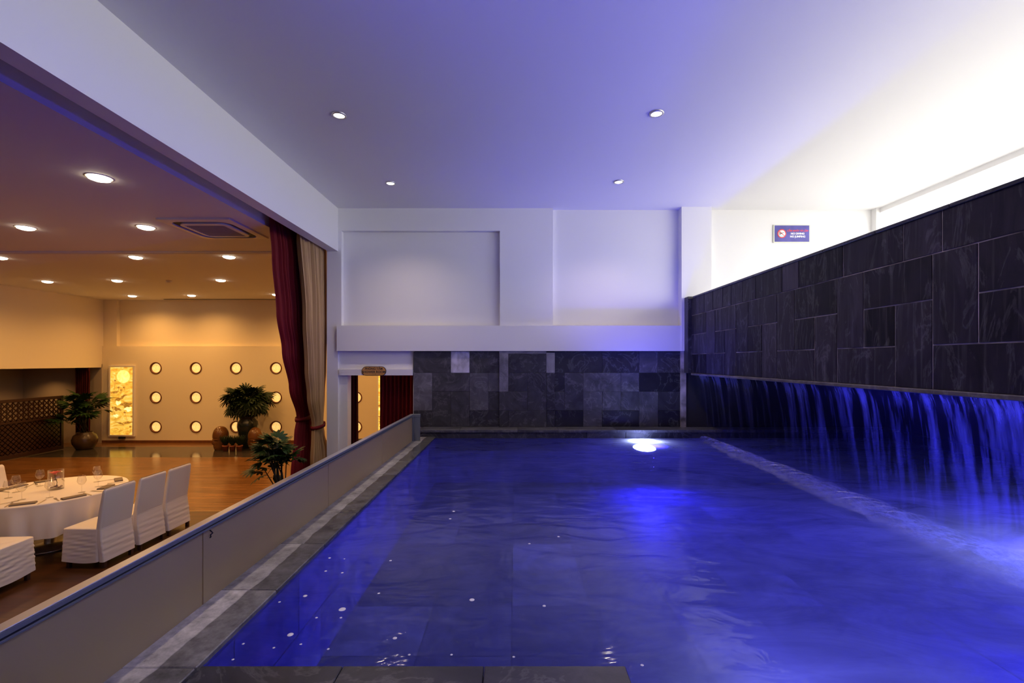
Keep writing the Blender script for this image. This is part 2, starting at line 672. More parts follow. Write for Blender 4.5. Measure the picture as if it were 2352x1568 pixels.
def lerp_table(tab, x):
    if x <= tab[0][0]:
        return tab[0][1:]
    for a, b in zip(tab, tab[1:]):
        if x <= b[0]:
            f = (x - a[0]) / (b[0] - a[0])
            f = f * f * (3 - 2 * f)
            return tuple(p + (q - p) * f for p, q in zip(a[1:], b[1:]))
    return tab[-1][1:]


def spot(name, loc, energy, col, size=2.6, blend=1.0, radius=.08):
    l = bpy.data.lights.new(name, 'SPOT')
    l.energy = energy
    l.color = col
    l.spot_size = size
    l.spot_blend = blend
    l.shadow_soft_size = radius
    o = bpy.data.objects.new(name, l)
    COL.objects.link(o)
    o.location = loc
    return o


def point(name, loc, energy, col, radius=.1):
    l = bpy.data.lights.new(name, 'POINT')
    l.energy = energy
    l.color = col
    l.shadow_soft_size = radius
    o = bpy.data.objects.new(name, l)
    COL.objects.link(o)
    o.location = loc
    return o


# ------------------------------------------------------------------ the setting
YB = 7.42            # plane of the pool hall's end wall
ZC = 4.953           # pool hall ceiling
HB = 14.10           # dining hall end wall
HC = 4.37            # dining hall ceiling
XL = -2.84           # pool side of the long beam
WL, SL = 1.31, 2.31  # water level, underside of the stone slab
XW = 2.76            # face of the stone slab
YN = -3.5            # wall behind the camera

# floors
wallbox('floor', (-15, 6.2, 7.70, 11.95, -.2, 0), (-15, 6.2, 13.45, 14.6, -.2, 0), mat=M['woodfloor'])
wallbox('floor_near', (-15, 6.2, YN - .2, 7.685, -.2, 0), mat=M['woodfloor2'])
wallbox('floor_border', (-15, 6.2, 11.96, 13.44, -.2, 0), mat=M['stonefloor'])
wallbox('trim_1', (-15, 6.2, 7.685, 7.70, -.2, .001), (-15, 6.2, 11.95, 11.96, -.2, .001), (-15, 6.2, 13.44, 13.45, -.2, .001), mat=M['brass'])

# ceilings
wallbox('ceiling', (XL - .1, 5.86, YN - .2, 7.6, ZC, ZC + .25), mat=M['ceil'])
wallbox('ceiling_hall', (-15, -3.44, YN - .2, 14.5, HC, HC + .25), (-3.44, 6.2, 7.62, 14.5, HC, HC + .25), mat=M['ceil'])
wallbox('ceiling_pocket', (-3.5, XL - .1, YN - .2, 7.72, 4.60, 4.75), mat=M['ceil'])
# long beam between the two halls and the slim edge beam at the open side
wallbox('wall_beam', (XL - .16, XL, YN - .2, YB + .02, 4.26, ZC + .2), mat=M['white'])
wallbox('trim_2', (5.86, 5.98, YN - .2, 7.6, ZC - .075, ZC + .25), mat=M['white'])
wallbox('trim_3', (-3.075, -3.05, 0, 7.4, 4.575, 4.60), mat=M['black'])

# end wall of the pool hall
wb = wallbox('wall_back',
             (-3.02, 6.3, YB + .09, YB + .20, 2.266, ZC + .2),            # recessed plane
             (-3.02, XL + .054, YB, YB + .1, 3.06, ZC),                   # left edge of the niche
             (XL + .054, -.238, YB, YB + .1, 4.59, ZC),                          # header over the niche
             (-.238, .616, YB, YB + .1, 3.06, ZC),                        # pier
             (5.80, 6.3, YB - .02, YB + .1, 2.4, ZC),                     # corner at the open side
             (XL, 6.3, YB + .04, YB + .1, 2.36, 3.06),
             (-3.02, XL, YB, YB + .2, 0, 3.06),                           # jamb pier under the beam
             (XL, -2.70, YB + .04, YB + .2, 0, 2.36),
             (-1.64, 6.3, YB + .04, YB + .2, 0, 2.6),
             mat=M['white'])
wallbox('wall_band', (XL, 2.70, YB - .055, YB + .05, 2.658, 3.064), mat=M['white'])
wallbox('wall_column', (2.66, 3.136, YB - .07, YB + .1, 2.66, ZC), mat=M['white'])
wallbox('trim_4', (-2.81, -1.635, YB - .02, YB + .12, 2.268, 2.365), mat=M['white'])
wallbox('trim_5', (-2.785, -.24, YB + .03, YB + .092, 3.064, 3.071), (.618, 2.66, YB + .03, YB + .092, 3.064, 3.073), mat=M['sill'])

# dining hall walls
PX = [-10.96 + 1.224 * k for k in range(6)]
PZ = [2.28, 1.385, .487]
PR = .168


def hall_end_wall():
    bm = bmesh.new()
    xs = [-12.62] + sum(([x - .3, x + .3] for x in PX), []) + [6.2]
    zs = [0.0] + sum(([z - .3, z + .3] for z in sorted(PZ)), []) + [2.952]
    y = HB
    for i in range(len(xs) - 1):
        for j in range(len(zs) - 1):
            x0, x1, z0, z1 = xs[i], xs[i + 1], zs[j], zs[j + 1]
            cx, cz = (x0 + x1) / 2, (z0 + z1) / 2
            hole = abs(x1 - x0 - .6) < 1e-4 and abs(z1 - z0 - .6) < 1e-4 and i % 2 == 1 and j % 2 == 1
            if not hole:
                bm.faces.new([bm.verts.new(p) for p in ((x0, y, z0), (x1, y, z0), (x1, y, z1), (x0, y, z1))])
                continue
            n = 32
            a, b, c = [], [], []
            for k in range(n):
                t = 2 * PI * k / n
                ct, st = math.cos(t), math.sin(t)
                s = .3 / max(abs(ct), abs(st))
                a.append(bm.verts.new((cx + ct * s, y, cz + st * s)))
                b.append(bm.verts.new((cx + ct * PR, y, cz + st * PR)))
                c.append(bm.verts.new((cx + ct * PR, y + .15, cz + st * PR)))
            for k in range(n):
                k2 = (k + 1) % n
                bm.faces.new((a[k], a[k2], b[k2], b[k]))
                bm.faces.new((b[k], b[k2], c[k2], c[k]))
    # top of the thicker lower half
    bm.faces.new([bm.verts.new(p) for p in ((-12.62, y, 2.952), (6.2, y, 2.952), (6.2, y + .16, 2.952), (-12.62, y + .16, 2.952))])
    return done(bm)


struct(obj('wall_hall_end', hall_end_wall(), M['cream']))
wallbox('wall_hall_end_upper', (-15, 6.3, HB + .15, HB + .4, 0, HC + .1), mat=M['cream'])
wallbox('wall_hall_end_pier', (-12.6, -12.19, HB + .04, HB + .16, 2.9, HC), mat=M['cream'])
wallbox('wall_hall_left', (-12.85, -12.60, YN, HB + .2, 2.30, HC + .1), mat=M['cream'])
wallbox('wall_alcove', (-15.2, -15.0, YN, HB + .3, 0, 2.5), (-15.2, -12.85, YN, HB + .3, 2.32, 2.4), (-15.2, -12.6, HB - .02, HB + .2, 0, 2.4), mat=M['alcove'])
wallbox('wall_near', (-15.2, 6.3, YN - .3, YN, -.1, 5.2), mat=M['white'])
wallbox('wall_hall_right', (6.2, 6.4, 7.5, HB + .3, 0, HC + .2), mat=M['cream'])
struct(block('baseboard_hall', -12.6, 6.1, HB - .018, HB, 0, .075, M['brownwood']))
# sliding-partition track in the ceiling, and a dark air slot at the end
struct(obj('trim_6', boxes_mesh((-12.6, -3.44, 7.88, 7.91, HC - .025, HC), (-12.6, -3.44, 7.96, 7.99, HC - .025, HC), (-12.6, -3.44, 7.91, 7.96, HC - .008, HC)), M['acwhite']))
struct(obj('trim_7', boxes_mesh((-10.62, -6.9, HB - .14, HB - .09, HC - .012, HC - .001)), M['black']))


# ------------------------------------------------------------------ pool shell
def tone(v, blue=1.1):
    return (v, v * .97, v * blue)


pool = wallbox('wall_pool',
               (-1.50, -1.22, YN, YB + .05, 0, 1.295),                     # left wall under the coping
               (-1.50, 5.95, 7.13, YB + .05, 0, 1.40),                     # end ledge core
               (5.80, 6.1, YN, 7.2, 0, 1.42),                              # right
               (-1.50, .43, YN, 1.77, 0, 1.29),                            # near ledge core
               mat=M['darkgrout'])
pf = wallbox('floor_pool', (-1.3, 5.9, YN, 7.2, .45, .60), mat=M['darkgrout'])
k = 0
for i in range(12):
    for j in range(10):
        x0, y0 = -1.22 + .6 * i, 7.13 - .6 * (j + 1)
        if x0 > 5.7:
            continue
        v = random.choice([.12, .14, .16, .18, .20, .24, .32])
        block('tile', x0 + .003, x0 + .597, y0 + .003, y0 + .597, .60, .625, M['poolstone'], pf, color=tone(v))
# lining of the left pool wall and end ledge front
for i in range(11):
    y0 = 7.10 - .6 * (i + 1)
    for z0, z1 in ((.63, .96), (.965, 1.295)):
        off = .3 if z0 > .9 else 0
        block('tile', -1.235, -1.215, y0 + .003 + off * (i > 0), y0 + .597 + off * (i > 0), z0, z1, M['poolstone'], pool, color=tone(random.uniform(.14, .30)))
for i in range(12):
    x0 = -1.21 + .6 * i
    for z0, z1 in ((.63, .875), (.88, 1.118)):
        x1 = min(x0 + .597, 5.79)
        if x1 > x0 + .1:
            block('tile', x0 + .003, x1, 7.095, 7.135, z0, z1, M['poolstone'], pool, color=tone(random.uniform(.14, .28)))
# coping along the glass
for i in range(11):
    y1 = 7.13 - .597 * i - (0 if i == 0 else 0)
    y0 = y1 - .594
    v = [.22, .20, .25, .27, .24, .28, .24, .27, .46, .36, .34][i]
    block('coping_stone', -1.50, -1.215, y0, y1, 1.297, 1.332, M['coping'], pool, bevel=.004, color=(v, v * .97, v * .93))
# near ledge paving, awash
for i in range(3):
    x0 = -1.212 + .548 * i
    block('coping_stone', x0, x0 + .545, 1.19, 1.79, 1.29, 1.318, M['stone'], pool, bevel=.003, color=tone([.024, .03, .045][i], 1.3))
    block('coping_stone', x0, x0 + .545, .585, 1.185, 1.29, 1.318, M['stone'], pool, bevel=.003, color=tone([.03, .025, .035][i], 1.3))
# end ledge: cap stones and front stones
x = -1.47
i = 0
while x < 5.75:
    w = [.62, .9, .62, .9][i % 4]
    x1 = min(x + w, 5.9)
    block('ledge_stone', x + .002, x1 - .002, 7.085, YB, 1.40, 1.44, M['stone'], pool, bevel=.003, color=tone(random.uniform(.035, .07)))
    x = x1
    i += 1
x = -1.47
for w in [.42, .78, .6, .78, .6, .6, .42, .6, .6, .6, .6, .6]:
    block('ledge_stone', x + .002, x + w - .002, 7.105, 7.135, 1.12, 1.40, M['stone'], pool, bevel=.002, color=tone(random.uniform(.02, .05)))
    x += w

# water
bm = bmesh.new()
bm.faces.new([bm.verts.new((x, y, WL)) for x, y in ((-1.215, 1.79), (.432, 1.79), (.432, YN), (5.80, YN), (5.80, 7.105), (-1.215, 7.105))])
w = obj('pool_water', done(bm), M['water'])
if w.data.polygons[0].normal.z < 0:
    w.data.flip_normals()
tag(w, 'blue lit water filling the stone pool', 'water', kind='stuff')

# slate cladding of the end wall: photographed joints, 140 units to the 0.3 m module
clad = wallbox('wall_cladding', (-1.61, 2.70, YB + .012, YB + .045, 1.44, 2.657), mat=M['darkgrout'])
R_ = [(95, 248), (248, 388), (388, 530), (530, 662)]
TI = [  # x0, x1, first row, last row, tone
    (65, 345, 0, 0, .065), (345, 485, 0, 0, .62), (485, 708, 0, 0, .05),
    (65, 205, 1, 2, .15), (205, 485, 1, 1, .075), (485, 627, 1, 2, .10), (627, 708, 1, 1, .10),
    (205, 345, 2, 3, .05), (345, 485, 2, 3, .06), (627, 708, 2, 2, .045),
    (65, 205, 3, 3, .04), (485, 708, 3, 3, .028),
    (1124, 1480, 0, 0, .045), (1480, 1757, 0, 0, .045), (1757, 1897, 0, 0, .12), (1897, 2070, 0, 0, .075),
    (1124, 1198, 1, 1, .035), (1198, 1338, 1, 2, .09), (1338, 1620, 1, 1, .16), (1620, 1758, 1, 1, .15), (1758, 2070, 1, 1, .022),
    (1124, 1198, 2, 2, .10), (1338, 1480, 2, 3, .14), (1480, 1620, 2, 2, .13), (1620, 1758, 2, 2, .10), (1758, 1900, 2, 3, .13), (1900, 2070, 2, 2, .065),
    (1124, 1338, 3, 3, .028), (1480, 1758, 3, 3, .028), (1900, 2070, 3, 3, .025)]
TB = [(708, 777, 0, 1, .24), (777, 1060, 0, 0, .045), (1060, 1124, 0, 0, .30),
      (777, 920, 1, 1, .055), (920, 1062, 1, 2, .05), (1062, 1124, 1, 2, .035),
      (708, 920, 2, 2, .065), (708, 780, 3, 3, .035), (780, 1062, 3, 3, .055), (1062, 1124, 3, 3, .028)]


def crop_x(c):
    return (930 + c / 3.267 - CX) / F * YB


def crop_z(c):
    return CZ + (CY - (780 + c / 3.267)) / F * YB


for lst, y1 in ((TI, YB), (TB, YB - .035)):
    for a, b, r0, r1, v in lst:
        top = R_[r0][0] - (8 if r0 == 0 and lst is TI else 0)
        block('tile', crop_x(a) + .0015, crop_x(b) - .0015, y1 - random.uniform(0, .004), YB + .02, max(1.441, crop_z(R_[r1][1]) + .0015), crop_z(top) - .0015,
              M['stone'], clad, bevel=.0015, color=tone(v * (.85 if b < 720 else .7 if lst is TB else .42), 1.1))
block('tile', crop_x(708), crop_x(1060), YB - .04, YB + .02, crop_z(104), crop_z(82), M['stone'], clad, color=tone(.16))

# the hanging stone slab with its streaked slate face
slab = wallbox('wall_slab', (XW + .0045, XW + .18, YN, YB, SL, 3.47), (XW + .18, 5.95, YN, YB, SL, 2.72), mat=M['grout'])
MOD = .3006
Y0 = 6.656
ROWS = [SL, 2.605, 2.905, 3.205, 3.475]


def wtile(ya, yb, r0, r1, v):
    block('tile', XW - random.uniform(0, .003), XW + .025, yb + .0045, ya - .0045, ROWS[r0] + .0045, ROWS[r1 + 1] - .0045, M['stone_wall'], slab, bevel=.0015, color=(v * .30, v * .26, v * .36))


def rv(lo=.022, hi=.085):
    return random.uniform(lo, hi)


for r in range(3):
    wtile(7.20, Y0, r, r, rv())
s = 0
while Y0 - MOD * s > YN + 1.2:
    y = [Y0 - MOD * (s + q) for q in range(4)]
    wtile(y[0], y[1], 1, 2, rv(.04, .10))
    wtile(y[1], y[3], 2, 2, rv())
    wtile(y[1], y[2], 1, 1, rv(.018, .05))
    wtile(y[0], y[2], 0, 0, rv(.03, .08))
    wtile(y[2], y[3], 0, 1, rv(.05, .11))
    s += 3
ya = 7.20
i = 0
tw = [.18, .3, .3, .3, .24, .3, .3, .52, .28, .6, .6, .3, .6, .3, .6, .6, .6, .6, .6, .6]
while ya > YN + 1.4:
    w_ = tw[i % len(tw)]
    wtile(ya, ya - w_, 3, 3, [.06, .10, .07, .06, .05, .05, .04, .035, .13, .03][i % 10])
    ya -= w_
    i += 1
y = YB - .3
while y > YN + .6:     # cap stones along the top
    block('cap_stone', XW - .012, XW + .19, y - .6 + .002, y - .002, 3.47, 3.495, M['stone'], slab, bevel=.003, color=tone(.03))
    y -= .6
block('pilaster_stone', XW - .055, XW + .17, 7.20, YB - .0, SL, 3.505, M['stone'], slab, bevel=.004, color=tone(.03))
block('lip_stone', XW - .012, XW + .06, YN + .1, 7.20, SL - .03, SL, M['stone'], slab, bevel=.004, color=(.10, .09, .085))
# slim rendered pier below the slab's end
struct(block('wall_pier', 2.66, 2.74, YB - .05, YB + .03, 1.44, 2.66, M['grout']))
# dark stone behind the waterfall
wallbox('wall_grotto', (2.72, 6.0, YB - .02, YB + .05, 1.44, SL + .02), (5.92, 6.1, YN, YB, 1.42, SL + .02), mat=M['darkgrout'])

# open side: unseen pale paving over the slab, added to bounce daylight upward
struct(obj('ground_terrace', boxes_mesh((XW + .18, 16, YN - 8, YB - .01, 2.68, 2.725)), M['sandstone']))
wallbox('wall_outside', (6.3, 16, YB - .01, YB + .2, 2.6, 8), mat=M['white'])


# ------------------------------------------------------------------ waterfall, foam, bubbles
def set_density(me, fn):
    a = me.attributes.new('veil', 'FLOAT', 'POINT')
    for i, v in enumerate(me.vertices):
        a.data[i].value = fn(v.co)


def fall_pt(u, v):
    y = 7.06 - (7.06 - YN - .1) * u
    x = XW + .005 + .13 * (v ** .6)
    x += .012 * v * math.sin(y * 9.0 + 2 * math.sin(y * 3.1)) + .006 * math.sin(y * 31)
    return (x, y, SL - .02 - (SL - .02 - WL + .01) * v)


fm = grid_mesh(fall_pt, 260, 14)
set_density(fm, lambda c: .35 + .65 * max(0.0, (c.z - WL) / (SL - WL)) ** 1.6 + 2.2 * max(0.0, min(1.0, ((c.z - WL) / (SL - WL) - .82) / .14)))
tag(obj('waterfall', fm, M['fall']), 'thin veil of falling water along the underside of the slate slab', 'waterfall', kind='stuff')

rf = random.Random(3)


def foam_pt(u, v):
    y = 7.03 - (7.03 - YN - .2) * u
    wd = .12 + .24 * min(1, u * 1.7)
    s = (v - .5) * 2
    x = XW + .125 + s * wd * (1 + .25 * math.sin(y * 7.3) * math.sin(y * 2.9 + 1)) + .02 * math.sin(y * 4.1)
    h = .035 * (1 - s * s) * (.4 + .6 * abs(math.sin(y * 13 + 3 * math.sin(y * 5)))) + rf.uniform(0, .012) * (1 - abs(s))
    return (x, y, WL + .004 + max(0, h))


fo = grid_mesh(foam_pt, 420, 14)


def foam_d(c):
    u = (7.03 - c.y) / (7.03 - YN - .2)
    wd = .12 + .24 * min(1, u * 1.7)
    s = abs(c.x - XW - .125) / wd
    return max(0.0, 1 - s) ** .8


set_density(fo, foam_d)
tag(obj('foam', fo, M['foam']), 'pale churned foam where the falling water meets the pool', 'foam', kind='stuff')

bub = lathe([(0, .25), (.55, .2), (.9, .08), (1, 0)], 14)
bub.materials.append(M['bubble'])
for px, py, r in [(667, 1457, 7), (786, 1399, 8), (783, 1418, 3), (701, 1368, 5), (642, 1382, 3), (727, 1418, 3), (757, 1281, 3), (791, 1283, 2), (748, 1311, 3),
                  (786, 1315, 3), (559, 1478, 3), (629, 1487, 3), (691, 1479, 3), (754, 1490, 3), (535, 1514, 3), (1084, 1377, 6), (1250, 1391, 4), (907, 1465, 5),
                  (897, 1287, 3), (1042, 1174, 3), (1034, 1191, 3), (1216, 1248, 3), (1283, 1232, 3), (940, 1503, 3), (1180, 1508, 3), (1475, 1527, 4), (870, 1362, 3), (1037, 1503, 3)]:
    p = G(px, py, WL)
    o = obj('bubble', bub, None, None, (p.x, p.y, WL), (0, 0, random.uniform(0, 6)))
    rr = r / F * p.y
    o.scale = (rr, rr, rr)
    lab = {(667, 1457): 'largest white foam bubble, floating near the pale coping stone', (786, 1399): 'large white foam bubble with a tiny one just in front of it',
           (1084, 1377): 'flat white foam bubble floating alone in mid pool'}.get((px, py), 'tiny white foam bubble floating on the pool water')
    tag(o, lab, 'bubble', 'foam bubbles floating on the pool')

# underwater lamps: sealed flood lamps, each beam running level under the surface
def pool_lamp(loc, rot, label, r, beam, aim, watts, glow, cone=1.35):
    t = thing('pool_lamp', label, 'lamp', loc, rot, 'underwater pool lamps')
    obj('housing', lathe([(r * 1.2, 0), (r * 1.2, .02), (r * 1.05, .035), (r, .02), (0, .015)], 28), M['steel'], t)
    obj('lens', lathe([(r, .02), (r * .75, .035), (0, .045)], 28), M['poollens'], t)
    b = spot('pool_lamp_beam', beam, watts, BLUE, cone, .7, .12)
    b.rotation_euler = Vector(aim).to_track_quat('-Z', 'Y').to_euler()
    # light that leaves the water only within the escape cone
    g = spot('pool_lamp_glow', beam, glow, BLUE, 1.75, .7, .12)
    g.rotation_euler = (PI, 0, 0)
    return t


pool_lamp((1.93, 6.87, 1.185), (math.radians(12), 0, 0), 'bright oval underwater lamp glowing by the end ledge', .165, (1.93, 6.45, 1.20), (0, -.45, -1), LAMP_W * .22, LAMP_W * .28, 2.75)
pool_lamp((5.79, 2.8, .98), (0, -PI / 2, 0), 'round underwater lamp on the far pool wall behind the waterfall', .13, (5.6, 2.8, 1.05), (-1, .10, -.22), LAMP_W * 1.2, LAMP_W * .15, 1.6)
pool_lamp((5.79, .4, .98), (0, -PI / 2, 0), 'round underwater lamp on the far pool wall nearer the open end', .13, (5.6, .4, 1.05), (-1, .3, -.28), LAMP_W * .5, LAMP_W * .15)
pool_lamp((2.2, YN + .01, .98), (-PI / 2, 0, 0), 'round underwater lamp on the wall beside the near ledge', .13, (2.2, YN + .2, 1.05), (0, 1, -.20), LAMP_W * .28, LAMP_W * .30)
pool_lamp((.442, 1.0, 1.0), (0, PI / 2, 0), 'unseen underwater lamp added on the side of the near ledge', .13, (.62, 1.0, 1.05), (.6, 1, -.20), LAMP_W * .10, LAMP_W * .42)  # unseen lamp, added to spread blue light across the ceiling

pool_lamp((3.5, 2.55, .63), (0, 0, 0), 'round underwater lamp on the pool floor beneath the waterfall', .13, (3.5, 2.55, .75), (-1, .6, -.1), LAMP_W * .14, LAMP_W * .26, 1.3)

# ------------------------------------------------------------------ glass balustrade
bal = thing('glass_balustrade', 'low frosted glass balustrade with blue grey handrail along the pool coping', 'railing')
XG = -1.50
obj('handrail', boxes_mesh((XG - .022, XG + .022, YN + .1, 6.74, 1.70, 1.716), (XG - .022, XG + .022, YN + .1, 6.74, 1.684, 1.692),
                           (XG - .014, XG + .014, YN + .1, 6.74, 1.69, 1.702), bevel=.001), M['bluesteel'], bal)
obj('handrail_cap', boxes_mesh((XG - .023, XG + .0225, YN + .1, 6.74, 1.716, 1.7225), bevel=.002), M['steel'], bal)
obj('groove', boxes_mesh((XG + .012, XG + .0165, YN + .1, 6.74, 1.692, 1.70)), M['black'], bal)
yy = [6.72, 5.2, 3.7, 2.21, .7, -.8, -2.3, YN + .1]
for a, b in zip(yy, yy[1:]):
    block('glass_panel', XG - .007, XG + .007, b + .004, a - .004, 1.332, 1.684, M['frosted'], bal, bevel=.001)
block('end_post', XG - .022, XG + .022, 6.72, 6.765, 1.332, 1.70, M['bluesteel'], bal, bevel=.003)
obj('handrail_return', boxes_mesh((XG - .022, XG + .12, 6.73, 6.775, 1.684, 1.722), bevel=.002), M['bluesteel'], bal)
block('return_panel', XG + .02, XG + .118, 6.742, 6.758, 1.332, 1.684, M['bluesteel'], bal, bevel=.001)
obj('panel_hook', tube_mesh([(XG + .008, 2.26, 1.672), (XG + .016, 2.26, 1.664), (XG + .016, 2.27, 1.655), (XG + .010, 2.262, 1.648), (XG + .016, 2.255, 1.640), (XG + .008, 2.262, 1.634)], .003, 6), M['black'], bal)

# ------------------------------------------------------------------ curtains
def curtain_mesh(xp, rows, pleats, amp, zbot, nu=120, nv=60, seed=0):
    """rows: (pixel y, left pixel, right pixel) on the vertical plane x = xp, turned into real heights and depths"""
    tab = []
    for py, l, r in rows:
        ya, yb = xp * F / (l - CX), xp * F / (r - CX)
        ym = (ya + yb) / 2
        tab.append((CZ + (CY - py) / F * ym, ya, yb))
    tab.sort()
    if tab[0][0] > zbot:
        tab.insert(0, (zbot, tab[0][1] - .05, tab[0][2] + .05))
    z0, z1 = tab[0][0], tab[-1][0]
    rr = random.Random(seed)
    ph = [rr.uniform(0, 6.28) for _ in range(6)]

    def fn(u, v):
        z = z0 + (z1 - z0) * v
        ya, yb = lerp_table(tab, z)
        w = yb - ya
        uu = u + .012 * math.sin(2 * PI * 3 * u + ph[0] + v * 2)
        a = amp * (.75 + .4 * math.sin(5 * u + ph[1])) * (.5 + .5 * min(1, w / .8))
        a *= .55 + .45 * min(1, (z1 - z) / .25)
        x = xp + a * math.sin(2 * PI * pleats * uu + ph[2] + .8 * math.sin(v * 3 + ph[3])) + .3 * a * math.sin(2 * PI * pleats * 2.3 * uu + ph[4])
        return (x, ya + w * uu, z)
    return grid_mesh(fn, nu, nv)


def tie(t, xp, py, l, r, mat, drop=.02):
    ya, yb = xp * F / (l - CX), xp * F / (r - CX)
    z = CZ + (CY - py) / F * (ya + yb) / 2
    bm = bmesh.new()
    n = 28
    rings = [[], [], [], []]
    for k in range(n):
        a = 2 * PI * k / n
        cy, cx = (ya + yb) / 2 + (yb - ya) / 2 * .97 * math.cos(a), xp + .09 * math.sin(a)
        dz = drop * math.cos(a)
        for q, (e, h) in enumerate(((1, -.03), (1.04, 0), (1, .03), (.97, 0))):
            rings[q].append(bm.verts.new((xp + (cx - xp) * e, (ya + yb) / 2 + (cy - (ya + yb) / 2) * e, z + dz + h)))
    for q in range(4):
        for k in range(n):
            bm.faces.new((rings[q][k], rings[q][(k + 1) % n], rings[(q + 1) % 4][(k + 1) % n], rings[(q + 1) % 4][k]))
    obj('tie_back', done(bm, True), mat, t)


t = thing('red_curtain', 'tall dark red velvet curtain tied back beside the beige curtain', 'curtain')
obj('drape', curtain_mesh(-3.33, [(503, 621, 684), (603, 629, 694), (725, 639, 702), (807, 651, 706), (888, 666, 709), (956, 683, 713), (990, 677, 715), (1084, 668, 716)], 10, .06, .02, 200, 70, 1), M['red'], t)
tie(t, -3.33, 958, 682, 713, M['red'])
t = thing('beige_curtain', 'tall beige curtain tied with a red band against the white pier', 'curtain')
obj('drape', curtain_mesh(-3.10, [(530, 682, 747), (733, 696, 749), (847, 702, 747), (908, 708, 744), (976, 719, 741), (1000, 718, 744), (1047, 715, 756)], 9, .06, .02, 200, 70, 2), M['beige'], t)
tie(t, -3.10, 977, 718, 742, M['red'])


def flat_curtain(name, label, x0, x1, y, z0, z1, pleats, amp, mat, slant=0.0):
    t = thing(name, label, 'curtain', (0, 0, 0))

    def fn(u, v):
        z = z0 + (z1 - z0) * v
        xx = x0 + (x1 - x0) * u + slant * (1 - v) * (.5 - u) * 2
        return (xx, y + amp * math.sin(2 * PI * pleats * u + .5 * math.sin(4 * v)) + .3 * amp * math.sin(5.1 * PI * pleats * u), z)
    obj('drape', grid_mesh(fn, 90, 24), mat, t)
    obj('heading', grid_mesh(lambda u, v: (x0 + (x1 - x0) * u, y - .01 + amp * 1.05 * math.sin(2 * PI * pleats * u), z1 - .09 + .09 * v), 90, 2), mat, t)
    return t


flat_curtain('doorway_curtain', 'narrow black red curtain hanging at the white door jamb', -2.86, -2.648, 7.80, .01, 2.6, 4, .03, M['darkred'])
flat_curtain('doorway_curtain', 'wide dark red curtain hanging in the doorway under the shower room sign', -2.27, -1.68, 7.80, .01, 2.6, 9, .03, M['red'], -.02)
flat_curtain('alcove_curtain', 'dark red curtain hanging in the alcove behind the potted palm', -13.05, -12.62, 13.72, .01, 2.30, 7, .04, M['darkred'])


# ------------------------------------------------------------------ signs
def text(body, size, loc, mat, parent, ext=.0008, bold=0.0):
    c = bpy.data.curves.new('lettering', 'FONT')
    c.body = body
    c.size = size
    c.align_x = 'CENTER'
    c.align_y = 'CENTER'
    c.extrude = ext
    c.offset = bold
    c.materials.append(mat)
    tmp = bpy.data.objects.new('lettering_curve', c)
    COL.objects.link(tmp)
    dg = bpy.context.evaluated_depsgraph_get()
    me = bpy.data.meshes.new_from_object(tmp.evaluated_get(dg))
    bpy.data.objects.remove(tmp)
    me.materials.clear()
    return obj('lettering', me, mat, parent, loc, (PI / 2, 0, 0))


def pill(w, h, d, seg=14):
    bm = bmesh.new()
    r = h / 2
    pts = []
    for sgn in (1, -1):
        for k in range(seg + 1):
            a = -PI / 2 + PI * k / seg
            pts.append((sgn * (w / 2 - r) + sgn * r * math.cos(a), sgn * r * math.sin(a)))
    f = [bm.verts.new((x, -d, z)) for x, z in pts]
    g = [bm.verts.new((x, 0, z)) for x, z in pts]
    bm.faces.new(f)
    bm.faces.new(g[::-1])
    n = len(pts)
    for k in range(n):
        bm.faces.new((f[k], g[k], g[(k + 1) % n], f[(k + 1) % n]))
    return done(bm)


p = P(858.5, 852, YB - .04)
t = thing('shower_room_sign', 'gold oval sign reading shower room on the white door lintel', 'sign', (p.x, YB - .022, p.z))
obj('border', pill(.392, .150, .012), M['signdark'], t)
obj('plate', pill(.376, .134, .015), M['signgold'], t)
text('PHÒNG TẮM', .048, (0, -.0155, .036), M['signdark'], t, bold=.0010)
text('SHOWER ROOM', .050, (0, -.0155, -.015), M['signdark'], t, bold=.0010)
obj('arrow', boxes_mesh((-.03, .03, -.0165, -.0150, -.0505, -.0475), (.018, .032, -.0165, -.0150, -.0530, -.0450)), M['signdark'], t)

p = P(1817.5, 537, YB + .085)
t = thing('no_diving_sign', 'blue no diving and no jumping sign on the bright white wall', 'sign', (p.x, YB + .089, p.z))
obj('frame', boxes_mesh((-.30, .30, -.02, 0, -.145, .145), bevel=.003), M['signframe'], t)
obj('face', boxes_mesh((-.281, .281, -.022, -.02, -.132, .132)), M['signblue'], t)
ring = obj('prohibition_ring', lathe([(.072, 0), (.072, .002), (.058, .002), (.058, 0)], 32), M['signred'], t, (-.165, -.022, 0), (PI / 2, 0, 0))
obj('disc', lathe([(.06, 0), (.06, .001), (0, .001)], 32), M['signwhite'], t, (-.165, -.022, 0), (PI / 2, 0, 0))
obj('water_mark', boxes_mesh((-.035, .035, -.0236, -.022, -.05, -.026)), M['signpale'], t, (-.165, 0, 0))
bm = bmesh.new()
bm_box(bm, -.06, .06, -.0246, -.022, -.005, .005)
bmesh.ops.rotate(bm, verts=bm.verts, cent=(0, 0, 0), matrix=Matrix.Rotation(math.radians(42), 3, 'Y'))
obj('bar', done(bm), M['signred'], t, (-.165, 0, 0))
bm = bmesh.new()
tube(bm, [(-.036, -.024, -.016), (-.01, -.024, .003), (.04, -.024, .02)], [.003, .006, .002], 6)
tube(bm, [(-.036, -.024, .008), (-.034, -.024, .010), (-.028, -.024, .008)], .006, 6)
obj('diver', done(bm), M['signdark'], t, (-.165, 0, 0))
text('CẤM NHẢY VÀ LẶN', .038, (.092, -.0225, .045), M['signred'], t, bold=.0012)
text('NO DIVING', .042, (.092, -.0225, -.002), M['signwhite'], t, bold=.0016)
